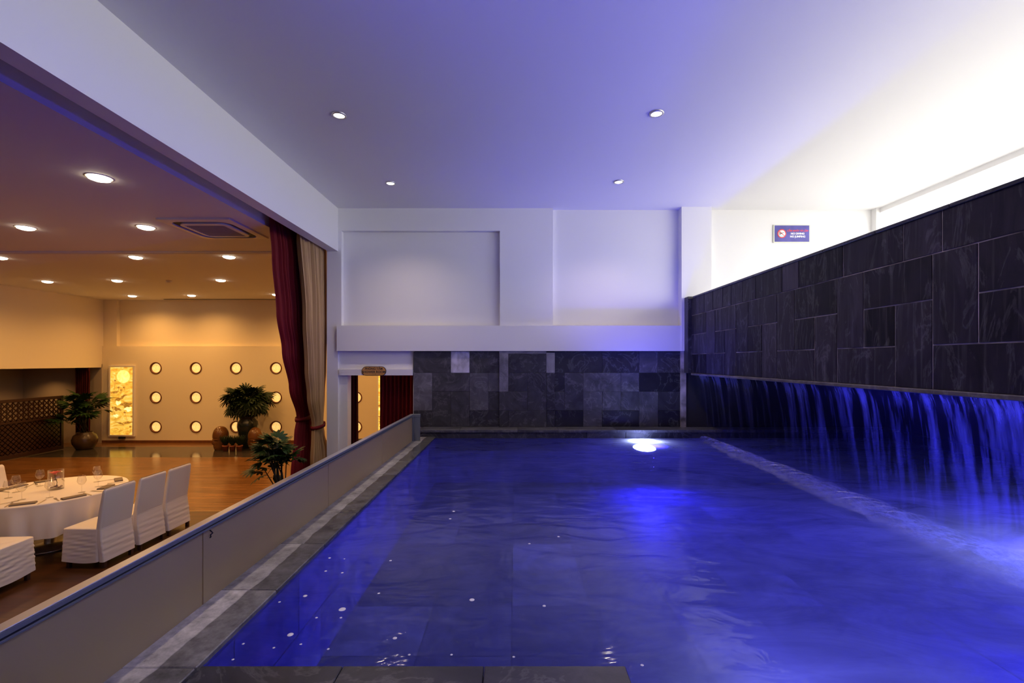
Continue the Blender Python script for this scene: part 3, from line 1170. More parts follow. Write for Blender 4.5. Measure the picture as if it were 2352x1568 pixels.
text('NO JUMPING', .042, (.092, -.0225, -.049), M['signwhite'], t, bold=.0016)

# ------------------------------------------------------------------ ceiling lights and fittings
rim_h = lathe([(.118, 0), (.118, -.004), (.100, -.006), (.098, 0)], 28)
rim_h.materials.append(M['acwhite'])
lens_h = lathe([(.098, -.002), (.090, -.022), (.05, -.036), (0, -.040)], 28)
lens_h.materials.append(M['lamp'])
hall_px = [(228, 407), (59, 522), (335, 521), (0, 591), (312, 590), (526, 589), (109, 646), (269, 644), (507, 643), (304, 679), (440, 678), (634, 676)]
spots = [((px - CX) / F * (HC - CZ) * F / (CY - py), (HC - CZ) * F / (CY - py)) for px, py in hall_px]
HL = ['large warm downlight nearest the long white beam over the balustrade', 'warm downlight above the round table, in line with the air conditioner', 'warm downlight right beside the ceiling air conditioner',
      'warm downlight just beyond the ceiling track, towards the lattice screen', 'warm downlight just beyond the ceiling track, middle of its row', 'warm downlight just beyond the ceiling track, nearest the red curtain',
      'warm downlight between track and end wall, nearest the upper left wall', 'warm downlight between track and end wall, next to the smoke detector', 'warm downlight between track and end wall, nearest the red curtain',
      'warm downlight close to the end wall, above the lotus panel', 'warm downlight close to the end wall, at the end of the black air slot', 'warm downlight close to the end wall, at the edge of the red curtain']
for i, (x, y) in enumerate(spots):
    t = thing('downlight', HL[i], 'downlight', (x, y, HC), (0, 0, 0), 'dining hall downlights')
    obj('rim', rim_h, None, t)
    obj('lens', lens_h, None, t)
# unseen downlights added to light the table and the hall behind
more = [(-6.9, 4.75), (-4.3, 9.6), (-3.9, 12.6), (-1.2, 9.8), (-1.2, 12.8), (-9.4, 6.5), (-9.4, 2.0)]
for x, y in spots + more:
    spot('downlight_beam', (x, y, HC - .05), HALL_W if y > 7.5 else HALL_W * .28, WARM, 2.75, 1.0, .09)
spot('alcove_lamp', (-14.0, 13.4, 2.28), 45, WARM, 2.2, 1.0, .06)

rim_p = lathe([(.072, 0), (.072, -.010), (.055, -.014), (.050, 0)], 24)
rim_p.materials.append(M['steel'])
lens_p = lathe([(.050, -.006), (.04, -.012), (0, -.014)], 24)
lens_p.materials.append(M['lampw'])
pool_spots = []
for px, py in [(779, 264), (1508, 260), (897, 420), (1421, 417)]:
    y = (ZC - CZ) * F / (CY - py)
    pool_spots.append(((px - CX) / F * y, y))
PL = ['small steel rimmed pool downlight on the beam side, further from the end wall', 'small steel rimmed pool downlight on the slab side, further from the end wall',
      'small steel rimmed pool downlight on the beam side, close to the end wall', 'small steel rimmed pool downlight on the slab side, close to the end wall']
for q, (x, y) in enumerate(pool_spots):
    t = thing('downlight', PL[q], 'downlight', (x, y, ZC), (0, 0, 0), 'pool ceiling downlights')
    obj('rim', rim_p, None, t)
    obj('lens', lens_p, None, t)
for x, y in pool_spots + [(-1.72, 2.8), (1.41, 2.8)]:
    spot('pool_downlight_beam', (x, y, ZC - .04), POOL_W, (1.0, .78, .58), 2.2, 1.0, .05)

# ceiling cassette air conditioner
cx, cy = -4.215, 6.52
t = thing('ceiling_air_conditioner', 'square cassette air conditioner set in the dining hall ceiling', 'air conditioner', (cx, cy, HC))


def rounded_frame(r_out, r_in, rad_o, rad_i, z0, z1):
    def ring(h, rad):
        pts = []
        for qx, qy, a0 in ((1, 1, 0), (-1, 1, PI / 2), (-1, -1, PI), (1, -1, 1.5 * PI)):
            for k in range(9):
                a = a0 + PI / 2 * k / 8
                pts.append((qx * (h - rad) + rad * math.cos(a), qy * (h - rad) + rad * math.sin(a)))
        return pts
    bm = bmesh.new()
    a, b = ring(r_out, rad_o), ring(r_in, rad_i)
    va = [bm.verts.new((x, y, z0)) for x, y in a]
    vb = [bm.verts.new((x, y, z1)) for x, y in b]
    vc = [bm.verts.new((x, y, 0)) for x, y in a]
    vd = [bm.verts.new((x, y, 0)) for x, y in b]
    n = len(a)
    for k in range(n):
        q = (k + 1) % n
        bm.faces.new((va[k], va[q], vb[q], vb[k]))
        bm.faces.new((va[k], vc[k], vc[q], va[q]))
        bm.faces.new((vb[k], vb[q], vd[q], vd[k]))
    return done(bm)


obj('panel', rounded_frame(.485, .405, .012, .16, -.022, -.030), M['acwhite'], t)
obj('air_slot', rounded_frame(.404, .330, .16, .12, -.012, -.012), M['black'], t)
obj('inner_frame', rounded_frame(.330, .27, .12, .03, -.034, -.040), M['acwhite'], t)
gr = obj('grille', boxes_mesh((-.27, .27, -.27, .27, -.030, -.026)), M['grille'], t)
sl = boxes_mesh((-.268, .268, -.006, .006, -.037, -.030))
sl.materials.append(M['grille'])
for k in range(13):
    obj('slat', sl, None, gr, (0, -.245 + .041 * k, 0))
p = (-8.05, 10.75)
t = thing('smoke_detector', 'small white smoke detector on the dining hall ceiling', 'smoke detector', (p[0], p[1], HC))
obj('base', lathe([(0, 0), (.06, 0), (.06, -.02), (0, -.02)], 20), M['acwhite'], t)
obj('head', lathe([(.05, -.02), (.045, -.045), (.02, -.055), (0, -.055)], 20), M['acwhite'], t)

# ------------------------------------------------------------------ portholes and backlit panels
p_ring = lathe([(PR, 0), (PR + .012, -.004), (PR + .016, -.010), (PR + .006, -.014), (PR - .022, -.008), (PR - .026, .03)], 40)
p_ring.materials.append(M['brownwood'])
p_lens = lathe([(PR - .020, .028), (PR - .04, .024), (0, .02)], 40)
p_lens.materials.append(M['port'])
COLN = ['nearest the lotus panel', 'second from the lotus panel', 'above or beside the urn palm', 'nearest the red curtain', None, 'seen through the doorway']
ROWN = ['upper', 'middle', 'lower']
for i, x in enumerate(PX):
    for j, z in enumerate(PZ):
        if i == 4 or (i == 5 and j == 0):      # behind the curtains and the lintel
            continue
        t = thing('porthole_light', 'round amber porthole light in the %s row, %s' % (ROWN[j], COLN[i]), 'wall light', (x, HB, z), (-PI / 2, 0, 0), 'porthole lights on the hall end wall')
        obj('ring', p_ring, None, t)
        obj('lens', p_lens, None, t)


def blob(bm, cx, cz, rx, rz, y, n=18, wob=.25, seed=0, thick=.004, tilt=0):
    rr = random.Random(seed)
    a1, a2 = rr.uniform(0, 6), rr.uniform(0, 6)
    f, g = [], []
    for k in range(n):
        a = 2 * PI * k / n
        r = 1 + wob * math.sin(3 * a + a1) * .5 + wob * .5 * math.sin(5 * a + a2)
        x, z = rx * r * math.cos(a), rz * r * math.sin(a)
        x, z = x * math.cos(tilt) - z * math.sin(tilt), x * math.sin(tilt) + z * math.cos(tilt)
        f.append(bm.verts.new((cx + x, y - thick, cz + z)))
        g.append(bm.verts.new((cx + x, y, cz + z)))
    bm.faces.new(f)
    for k in range(n):
        bm.faces.new((f[k], g[k], g[(k + 1) % n], f[(k + 1) % n]))


def lotus_panel(x0, x1, z0, z1, label, mirror=1):
    w, h = x1 - x0, z1 - z0
    cx = (x0 + x1) / 2
    t = thing('lotus_light_panel', label, 'light panel', (cx, HB, z0), (math.radians(-.4), 0, math.radians(.0)), 'backlit lotus panels')
    d = .07
    obj('frame', boxes_mesh((-w / 2, w / 2, -d, -.005, 0, .05), (-w / 2, w / 2, -d, -.005, h - .05, h), (-w / 2, -w / 2 + .05, -d, -.005, .05, h - .05), (w / 2 - .05, w / 2, -d, -.005, .05, h - .05), bevel=.004), M['acwhite'], t)
    pl = obj('picture', boxes_mesh((-w / 2 + .05, w / 2 - .05, -.05, -.01, .05, h - .05)), M['lotus'], t)
    y = -.05

    def u(a, b):   # picture fractions, x from the left, z from the bottom
        return mirror * (-w / 2 + .05 + (w - .1) * a), .05 + (h - .1) * b
    bm = bmesh.new()
    blob(bm, *u(.57, .86), (w - .1) * .29, (w - .1) * .29, y, 32, 0)
    obj('moon', done(bm), M['moon'], pl)
    leaves = [(.72, .44, .30, .10, -.15), (.40, .53, .26, .05, .35), (.20, .63, .20, .04, .1), (.30, .38, .20, .06, -.2), (.78, .18, .26, .04, .1), (.62, .58, .16, .03, .3), (.45, .17, .24, .03, -.3)]
    for k, (a, b, rx, rz, tl) in enumerate(leaves):
        bm = bmesh.new()
        blob(bm, *u(a, b), rx * (w - .1) * .8, rz * (h - .1) * .42, y, 20, .45, k, .003, tl * mirror)
        obj('lotus_leaf', done(bm), M['lotusink'], pl)
    for k, (a, b, r) in enumerate([(.80, .38, .15), (.35, .47, .12), (.25, .28, .10)]):
        bm = bmesh.new()
        blob(bm, *u(a, b), r * (w - .1), r * (w - .1) * .7, y - .001, 18, .35, k + 20)
        obj('lotus_flower', done(bm), M['lotuspale'], pl)
    for (a0, b0, a1, b1) in [(.16, .66, .20, .80), (.45, .60, .48, .66), (.22, .24, .10, .40), (.76, .20, .64, .33), (.62, .64, .60, .70), (.93, .18, .95, .27), (.88, .02, .90, .12), (.35, .66, .36, .70)]:
        q0, q1 = u(a0, b0), u(a1, b1)
        bm = bmesh.new()
        tube(bm, [(q0[0], y, q0[1]), ((q0[0] + q1[0]) / 2 + .01, y, (q0[1] + q1[1]) / 2), (q1[0], y, q1[1])], .006, 6)
        obj('lotus_stem', done(bm), M['lotusink'], pl)
        bm = bmesh.new()
        blob(bm, q1[0], q1[1], .035, .026, y, 12, .3, int(a0 * 100))
        obj('lotus_pod', done(bm), M['lotusink'], pl)
    obj('foot', boxes_mesh((-.09, .09, -.06, -.01, -.075, 0)), M['black'], t)
    return t


lotus_panel(-12.36, -11.58, .20, 2.36, 'tall backlit onyx panel of lotus flowers and moon beside the potted palm')
lotus_panel(-4.20, -3.42, .20, 2.36, 'tall backlit lotus panel glimpsed through the doorway past the red curtain', -1)

# ------------------------------------------------------------------ lattice screen by the alcove
t = thing('lattice_screen', 'low dark carved lattice screen standing before the alcove', 'screen', (-12.78, 0, 0))
Ya, Yb, Zt = 8.2, 13.05, 1.52
obj('frame', boxes_mesh((-.03, .03, Ya, Yb, Zt - .08, Zt), (-.03, .03, Ya, Yb, .02, .12), (-.03, .03, Yb - .07, Yb, .12, Zt - .08), (-.03, .03, Ya, Ya + .07, .12, Zt - .08), (-.03, .03, 10.6, 10.67, .12, Zt - .08), (-.028, .028, Ya, Yb, .9, .95), bevel=.004), M['darkwood'], t)
bm = bmesh.new()
y = Ya - 1.4
while y < Yb:
    for sgn in (1, -1):
        a0, a1 = max(y, Ya + .05), min(y + 1.34, Yb - .05)
        if a1 - a0 > .05:
            if sgn > 0:
                z0, z1 = .1 + (a0 - y), .1 + (a1 - y)
            else:
                z0, z1 = 1.44 - (a0 - y), 1.44 - (a1 - y)
            vs = []
            for xx in (-.012, .012):
                vs += [bm.verts.new((xx, a0, z0 - .012)), bm.verts.new((xx, a1, z1 - .012)), bm.verts.new((xx, a1, z1 + .012)), bm.verts.new((xx, a0, z0 + .012))]
            for f in ((0, 1, 2, 3), (7, 6, 5, 4), (0, 4, 5, 1), (3, 2, 6, 7), (0, 3, 7, 4), (1, 5, 6, 2)):
                bm.faces.new([vs[q] for q in f])
    bm_box(bm, -.010, .010, max(y, Ya), max(y, Ya) + .014, .1, 1.46)
    y += .13
o = obj('lattice', done(bm), M['darkwood'], t)
o['kind'] = 'stuff'
block('base_panel', -.012, .012, Ya + .05, Yb - .05, .11, .98, M['darkwood'], t)


# ------------------------------------------------------------------ plants
def fan_mesh(n, length, width, spread, droop, seed):
    rr = random.Random(seed)
    bm = bmesh.new()
    for k in range(n):
        a = (k / (n - 1) - .5) * spread
        ln = length * (1 - .25 * abs(k / (n - 1) - .5) * 2) * rr.uniform(.9, 1.05)
        d = Vector((math.sin(a), math.cos(a), 0))
        s = Vector((math.cos(a), -math.sin(a), 0))
        prev = None
        for q, (f, wf) in enumerate(((.06, .25), (.35, .9), (.7, 1.0), (1.0, .35))):
            c = d * ln * f + Vector((0, 0, -droop * ln * f * f))
            l, m, r = (bm.verts.new(c - s * width * wf * .5), bm.verts.new(c + Vector((0, 0, -.12 * width * wf))), bm.verts.new(c + s * width * wf * .5))
            if prev:
                bm.faces.new((prev[0], prev[1], m, l))
                bm.faces.new((prev[1], prev[2], r, m))
            prev = (l, m, r)
    return done(bm, True)


def orient(o, d, roll=0.0):
    d = Vector(d).normalized()
    up = Vector((0, 0, 1))
    s = d.cross(up)
    if s.length < 1e-3:
        s = Vector((1, 0, 0))
    s.normalize()
    n = s.cross(d)
    m = Matrix((s, d, n)).transposed() @ Matrix.Rotation(roll, 3, 'Y')
    o.rotation_euler = m.to_euler()


FANS = [fan_mesh(7, .26, .056, 2.4, .25, 1), fan_mesh(6, .23, .060, 2.1, .35, 2), fan_mesh(8, .28, .050, 2.7, .2, 3)]
for f in FANS:
    f.materials.append(M['leaf'])
FAND = [fan_mesh(8, .30, .050, 2.9, .45, 4), fan_mesh(7, .27, .052, 2.6, .55, 5)]
for f in FAND:
    f.materials.append(M['leafdark'])


def palm(root, pot_top, tips, fans, seed, scale=1.0, spread=.16, cane=.008):
    """canes rise from the pot and each ends in a few fan leaves"""
    rr = random.Random(seed)
    for tx, ty, tz in tips:
        b = Vector((rr.uniform(-spread, spread) * .6, rr.uniform(-spread, spread) * .6, pot_top - .03))
        e = Vector((tx, ty, tz))
        mid = b.lerp(e, .55) + Vector((-(e.x - b.x) * .18, -(e.y - b.y) * .18, .06))
        obj('cane', tube_mesh([b, mid, e], [cane, cane * .85, cane * .6], 6), M['cane'], root)
        for q in range(rr.choice((4, 5, 5))):
            a = rr.uniform(0, 2 * PI)
            out = Vector((e.x, e.y, 0))
            d = Vector((math.cos(a), math.sin(a), rr.uniform(.0, 1.3))) + out * .8
            st = b.lerp(e, .80 + .2 * rr.random())
            d.normalize()
            ln = rr.uniform(.08, .2) * scale
            obj('petiole', tube_mesh([st, st + d * ln], [.004, .003], 5), M['stem'], root)
            o = obj('leaf', rr.choice(fans), None, root, st + d * ln)
            orient(o, d + Vector((0, 0, -.15)), rr.uniform(-.6, .6))
            sc = scale * rr.uniform(.85, 1.15)
            o.scale = (sc, sc, sc)


# palm beside the red curtain (its pot stands on the hall floor behind the coping)
t = thing('lady_palm', 'leafy fan palm with bare canes in front of the red curtain', 'plant', (-2.98, 5.92, 0))
obj('pot', lathe([(0, 0), (.15, 0), (.19, .34), (.21, .36), (.21, .40), (.18, .40), (.17, .36), (0, .35)], 24), M['clay'], t)
obj('soil', lathe([(.175, .362), (0, .37)], 20), M['soil'], t)
rr = random.Random(11)
tips = []
for k in range(13):
    a = 2 * PI * k / 13 + rr.uniform(-.2, .2)
    r = rr.choice((.04, .08, .12, .15))
    tips.append((r * math.cos(a) - .09, r * math.sin(a), rr.uniform(1.26, 1.62) - r * .5))
tips += [(-.24, .0, 1.12), (-.18, -.06, 1.34)]
palm(t, .40, tips, FANS, 5, .64, .10, .009)

# big palm in the dark urn against the end wall
t = thing('urn_palm', 'large round bushy palm in a tall dark green urn by the end wall', 'plant', (-7.72, 13.35, 0))
obj('urn', lathe([(0, 0), (.17, 0), (.19, .03), (.21, .2), (.25, .45), (.275, .62), (.26, .74), (.20, .82), (.21, .87), (.25, .90), (.24, .91), (.20, .88), (0, .87)], 32), M['urn'], t)
obj('soil', lathe([(.22, .885), (0, .89)], 20), M['soil'], t)
rr = random.Random(21)
for k in range(9):
    a = 2 * PI * k / 9
    obj('cane', tube_mesh([(.10 * math.cos(a), .10 * math.sin(a), .86), (.14 * math.cos(a), .14 * math.sin(a), 1.2), (.3 * math.cos(a), .3 * math.sin(a), 1.55)], [.014, .012, .008], 6), M['cane'], t)
n = 250
for k in range(n):
    z = 1 - 2 * (k + .5) / n
    th = PI * (3 - math.sqrt(5)) * k
    r = math.sqrt(1 - z * z)
    z = math.copysign(abs(z) ** .75, z)
    r = r ** .7
    d = Vector((r * math.cos(th), r * math.sin(th), z))
    if z < -.9:
        continue
    q = rr.uniform(.3, 1.0)
    pos = Vector((d.x * .56 * q, d.y * .50 * q, 1.36 + d.z * .36 * q))
    o = obj('leaf', rr.choice(FAND), None, t, pos)
    orient(o, d + Vector((rr.uniform(-.3, .3), rr.uniform(-.3, .3), -.15)), rr.uniform(-.8, .8))
    sc = rr.uniform(.75, 1.0)
    o.scale = (sc, sc, sc)

# palm in the round jar by the alcove
t = thing('jar_palm', 'loose fan palm in a squat brown glazed jar by the lattice screen', 'plant', (-12.20, 13.10, 0))
obj('jar', lathe([(0, 0), (.17, 0), (.20, .02), (.28, .18), (.29, .28), (.25, .40), (.18, .45), (.19, .48), (.17, .485), (.15, .46), (0, .45)], 32), M['clay'], t)
obj('soil', lathe([(.155, .465), (0, .47)], 20), M['soil'], t)
rr = random.Random(31)
tips = []
for k in range(17):
    a = 2 * PI * k / 17 + rr.uniform(-.2, .2)
    r = rr.choice((.1, .22, .34, .42))
    tips.append((r * math.cos(a) * 1.05, r * math.sin(a) * .8, rr.uniform(1.0, 1.62) - r * .5))
palm(t, .48, tips, FANS, 9, 1.05, .12)

# three small terracotta pots between the carved heads
blade = fan_mesh(7, .33, .022, .9, .25, 7)
blade.materials.append(M['leafdark'])
for k, (px, lab) in enumerate([(526, 'small terracotta pot of grassy leaves beside the slender carved head'), (541.5, 'small terracotta pot of grassy leaves between two other pots'), (557, 'small terracotta pot of grassy leaves before the dark urn')]):
    x = (px - CX) / F * 12.95
    t = thing('potted_grass', lab, 'plant', (x, 12.80, 0), group='small pots before the urn')
    obj('pot', lathe([(0, 0), (.06, 0), (.08, .13), (.09, .135), (.09, .16), (.075, .16), (.07, .13), (0, .13)], 20), M['terra'], t)
    for q in range(9):
        a = 2 * PI * q / 9
        o = obj('leaf', blade, None, t, (.02 * math.cos(a), .02 * math.sin(a), .14))
        orient(o, (math.cos(a) * .2, math.sin(a) * .2, 1.0), 0)


# carved heads
def head_mesh(seed):
    def fn(u, v):
        th = 2 * PI * u           # 0 faces -Y
        z = v
        if z < .12:
            r = .74 + .14 * (z / .12)
        elif z < .62:
            r = .88 + .12 * math.sin((z - .12) / .5 * PI / 2)
        else:
            q = (z - .62) / .38
            r = math.sqrt(max(0, 1 - q * q))
        sx, sy = .185 * r, .20 * r
        x, y = sx * math.sin(th), -sy * math.cos(th)
        f = math.cos(th)
        if f > 0:
            def g(cu, cv, wu, wv):
                return math.exp(-((math.sin(th) - cu) / wu) ** 2 - ((z - cv) / wv) ** 2)
            p = .050 * g(0, .30, .13, .09) + .035 * g(0, .40, .09, .08)           # nose
            p += .020 * g(0, .17, .25, .022) + .016 * g(0, .13, .22, .018)        # lips
            p += .020 * g(0, .06, .3, .04)                                       # chin
            p -= .024 * (g(.38, .385, .20, .035) + g(-.38, .385, .20, .035))      # sockets
            p += .015 * (g(.38, .36, .16, .02) + g(-.38, .36, .16, .02))          # lids
            p += .016 * (g(.38, .45, .28, .022) + g(-.38, .45, .28, .022))        # brows
            y -= p
        if z > .52:
            s = .012 * min(1, (z - .52) / .03) * max(0, 1 - (z - .52) / .5)
            x *= 1 + s * 3
            y *= 1 + s * 3
        e = math.exp(-((abs(math.sin(th)) - 1) / .12) ** 2 - ((z - .30) / .12) ** 2)   # ears
        x *= 1 + .10 * e
        return (x, y, z * .66)
    return grid_mesh(fn, 64, 56, True, True)


hm = head_mesh(0)
for px, yaw, sc, lab in ((507, .45, 1.0, 'tall brown lacquered carved head statue standing clear of the urn'), (586, -.35, .95, 'brown lacquered carved head statue half hidden by the fan palm')):
    x = (px - CX) / F * 13.05
    t = thing('carved_head', lab, 'statue', (x, 13.05, 0), (0, 0, -yaw), 'carved heads beside the urn')
    o = obj('head', hm, M['bronze'], t)
    o.scale = (sc, sc, sc)
    o = obj('hair_band', lathe([(.196, .345), (.204, .352), (.196, .360)], 40), M['bronze'], t)
    o.scale = (.95 * sc, 1.03 * sc, sc)
# dark pot bowl glimpsed beyond the doorway
t = thing('black_bowl', 'black bowl on the floor seen through the doorway', 'bowl', (-4.30, 12.9, 0))
obj('bowl', lathe([(0, .0), (.10, 0), (.12, .05), (.30, .26), (.31, .28), (.28, .27), (.1, .08), (0, .07)], 28), M['black'], t)
obj('foot', lathe([(0, 0), (.11, 0), (.11, .02), (0, .02)], 20), M['black'], t)

# ------------------------------------------------------------------ table and chairs
TX, TY, TR, TZ = -6.28, 6.24, .81, .75
t = thing('round_table', 'round banquet table under the white tablecloth', 'table', (TX, TY, 0))
obj('tabletop', lathe([(0, TZ - .035), (TR - .02, TZ - .035), (TR - .012, TZ - .02), (TR - .015, TZ - .004), (0, TZ - .004)], 48), M['brownwood'], t)
obj('pedestal', lathe([(.06, .05), (.05, .3), (.05, TZ - .035)], 20), M['steel'], t)
obj('base', lathe([(0, 0), (.33, 0), (.33, .02), (.08, .05), (0, .05)], 28), M['steel'], t)


def cloth_pt(u, v):
    a = 2 * PI * u
    if v < .3:
        r = TR * (v / .3)
        return (r * math.cos(a), r * math.sin(a), TZ + .002)
    if v < .36:
        q = (v - .3) / .06
        r = TR + .006 * math.sin(q * PI / 2)
        return (r * math.cos(a), r * math.sin(a), TZ + .002 - .012 * q)
    q = (v - .36) / .64
    fold = math.sin(17 * a + 1.4 * math.sin(3 * a)) + .4 * math.sin(29 * a + 1)
    r = TR + .004 + q * .012 - .060 * q ** .7 * (.45 + .6 * fold)
    return (r * math.cos(a), r * math.sin(a), TZ - .010 - q * (.405 + .012 * math.sin(5 * a)))


o = obj('tablecloth', grid_mesh(cloth_pt, 200, 40, True, True), M['cloth'], None, (TX, TY, 0))
tag(o, 'white linen tablecloth hanging in folds from the round table', 'tablecloth')


def rbox_cover(sections, nz, seg=10, wr=None):
    """loft rounded rectangles: (z, x0, x1, y0, y1, radius)"""
    bm = bmesh.new()
    rings = []
    for i in range(nz + 1):
        z, x0, x1, y0, y1, r = sections(i / nz)
        ring = []
        per = []
        for qx, qy, a0 in ((1, 1, 0), (-1, 1, PI / 2), (-1, -1, PI), (1, -1, 1.5 * PI)):
            for k in range(5):
                a = a0 + PI / 2 * k / 4
                px = (x1 - r if qx > 0 else x0 + r) + r * math.cos(a)
                py = (y1 - r if qy > 0 else y0 + r) + r * math.sin(a)
                per.append((px, py))
        full = []
        m = len(per)
        for k in range(m):
            p, q = per[k], per[(k + 1) % m]
            full.append(p)
            if k % 5 == 4:
                for j in range(1, seg):
                    full.append((p[0] + (q[0] - p[0]) * j / seg, p[1] + (q[1] - p[1]) * j / seg))
        for (px, py) in full:
            if wr:
                px, py, zz = wr(px, py, z)
            else:
                zz = z
            ring.append(bm.verts.new((px, py, zz)))
        rings.append(ring)
    n = len(rings[0])
    for i in range(nz):
        for k in range(n):
            bm.faces.new((rings[i][k], rings[i][(k + 1) % n], rings[i + 1][(k + 1) % n], rings[i + 1][k]))
    bm.faces.new(rings[-1])
    return done(bm, True)


def chair_meshes():
    # local: the chair faces -X, backrest at +X, origin on the floor under its middle
    def seat(f):
        z = .085 + (.475 - .085) * min(1, f / .9)
        q = max(0, (f - .9) / .1)
        ins = .035 * q * q
        fl = .015 * (1 - f)
        return (z + .012 * q, -.265 - fl + ins, .175, -.225 - fl + ins, .225 + fl - ins, .03 if f < .9 else .03 + .02 * q)

    def wr(px, py, z):
        e = max(0, (z - .1)) * max(0, .46 - z) / .03
        w = .0016 * e * (math.sin(z * 95 + 14 * px + 6 * py) + .8 * math.sin(z * 151 - 22 * px + 9 * py)) * (.5 + math.sin(8 * px + 5 * py) ** 2)
        s = 1 if py > 0 else -1
        return (px - (w if px < -.2 else 0), py + s * w * 1.4, z - .012 * math.cos(px * 9) * (z < .1))

    def back(f):
        z = .08 + (.955 - .08) * f
        ben = (z - .47) * .125 if z > .47 else (.47 - z) * .11
        top = max(0, (f - .965) / .035)
        th = .062 if z < .47 else .062 - .022 * (z - .47) / .48
        wd = .226 + .004 * math.sin(z * 4) - (.006 * math.exp(-((z - .47) / .1) ** 2))
        ins = .014 * top * top
        return (z, .20 + ben - th + ins, .20 + ben - ins, -wd + ins, wd - ins, .014)

    def wr2(px, py, z):
        e = math.exp(-((z - .25) / .14) ** 2)
        w = .0028 * e * (math.sin(z * 88 + 5 * py) + .7 * math.sin(z * 140 - 7 * py))
        return (px + (w if px > .2 else 0), py, z)
    sm = rbox_cover(seat, 44, 8, wr)
    bk = rbox_cover(back, 56, 8, wr2)
    return sm, bk


seat_me, back_me = chair_meshes()
seat_me.materials.append(M['cover'])
back_me.materials.append(M['cover'])
seam_me = tube_mesh([(.199, -.218, .468), (.200, 0, .474), (.199, .218, .468)], .003, 5)
seam_me.materials.append(M['cover'])
leg_me = boxes_mesh((-.02, .02, -.02, .02, 0, .14), bevel=.003)
leg_me.materials.append(M['leg'])


def chair(x, y, rz, label):
    t = thing('covered_chair', label, 'chair', (x, y, 0), (0, 0, rz), 'covered chairs around the round table')
    obj('seat_cover', seat_me, None, t)
    b = obj('back_cover', back_me, None, t)
    obj('seam', seam_me, None, b)
    for sx in (-.215, .215):
        for sy in (-.19, .19):
            obj('leg', leg_me, None, t, (sx, sy, 0))


R = math.radians
chair(-5.172, 5.772, R(-1), 'white covered chair with its whole side showing, first in the row along the balustrade')
chair(-5.165, 6.292, R(0), 'white covered chair in the middle of the row of three')
chair(-5.165, 6.790, R(1), 'white covered chair at the doorway end of the row of three')
chair(-5.745, 5.045, R(-87), 'white covered chair showing only its seat, turned towards the lattice screen')
chair(-7.40, 6.70, R(184), 'white covered chair across the table with its backrest above the glasses')

# tableware
wg = lathe([(0, .0), (.037, .0), (.037, .003), (.010, .006), (.0045, .012), (.004, .085), (.010, .095), (.032, .112), (.049, .145), (.048, .165), (.037, .222), (.0355, .222), (.046, .165), (.047, .145), (.030, .114), (0, .099)], 24)
wg.materials.append(M['glass'])
TT = TZ + .0035
for px, py, lab in [(19.4, 1143, 'clear wine glass before the far covered chair, nearest the cloth edge'),
                    (36.7, 1130, 'clear wine glass standing furthest behind its two neighbours'),
                    (50, 1147, 'clear wine glass beside the folded napkin with curled corner'),
                    (91.8, 1115.5, 'clear wine glass standing alone behind the flower vase'),
                    (114, 1142, 'clear wine glass standing in front of the flower vase'),
                    (187.8, 1130, 'clear wine glass standing between two folded napkins'),
                    (222.4, 1106, 'clear wine glass catching a yellow reflection by the cloth edge'),
                    (225.5, 1117, 'clear wine glass overlapping another before the yellow reflection')]:
    p = G(px, py, TT)
    tag(obj('wine_glass', wg, None, None, p), lab, 'wine glass', 'wine glasses on the round table')

p = G(128.6, 1122.6, TT)
t = thing('glass_vase', 'clear glass cylinder vase holding a red flower on the round table', 'vase', p)
obj('cylinder', lathe([(0, 0), (.083, 0), (.083, .262), (.079, .262), (.079, .012), (0, .012)], 32), M['glass'], t)
rr = random.Random(2)
peb = bmesh.new()
bmesh.ops.create_icosphere(peb, subdivisions=1, radius=.013)
peb = done(peb, True)
peb.materials.append(M['pebble'])
for k in range(16):
    a = rr.uniform(0, 6.28)
    r = .062 * math.sqrt(rr.random())
    o = obj('pebble', peb, None, t, (r * math.cos(a), r * math.sin(a), .024 + rr.uniform(0, .014)))
    o.scale = (1.2, 1, .7)
t2 = thing('red_flower', 'red gerbera flower inside the glass vase', 'flower', (p.x - .012, p.y - .004, p.z + .03))
obj('stem', tube_mesh([(.02, .0, 0), (.022, .01, .06), (.005, 0, .12), (0, 0, .175)], .004, 6), M['stem'], t2)
petal = grid_mesh(lambda u, v: ((u - .5) * .022 * math.sin(PI * min(1, .15 + v * .85)), 
                  .012 + .056 * v, .172 + .062 * v - .030 * v * v), 2, 4)
petal.materials.append(M['petal'])
for k in range(18):
    o = obj('petal', petal, None, t2, (0, 0, .004 * (k % 2)), (0, 0, 2 * PI * k / 18))
obj('flower_centre', lathe([(.016, .178), (.014, .19), (0, .193)], 14), M['stem'], t2)

nap = bmesh.new()
for z0, z1, s in ((0, .005, 1), (.0055, .0105, .98), (.011, .016, .96)):
    bm_box(nap, -.115 * s, .115 * s, -.045, .045 * s, z0, z1)
bm_box(nap, -.115, .115, -.048, -.043, 0, .016)
bmesh.ops.bevel(nap, geom=nap.edges[:], offset=.0015, segments=1, affect='EDGES')
nap = done(nap)
nap.materials.append(M['napkin'])


def face_angle(p, tilt=0):
    return math.atan2(p.y - TY, p.x - TX) + PI / 2 + tilt


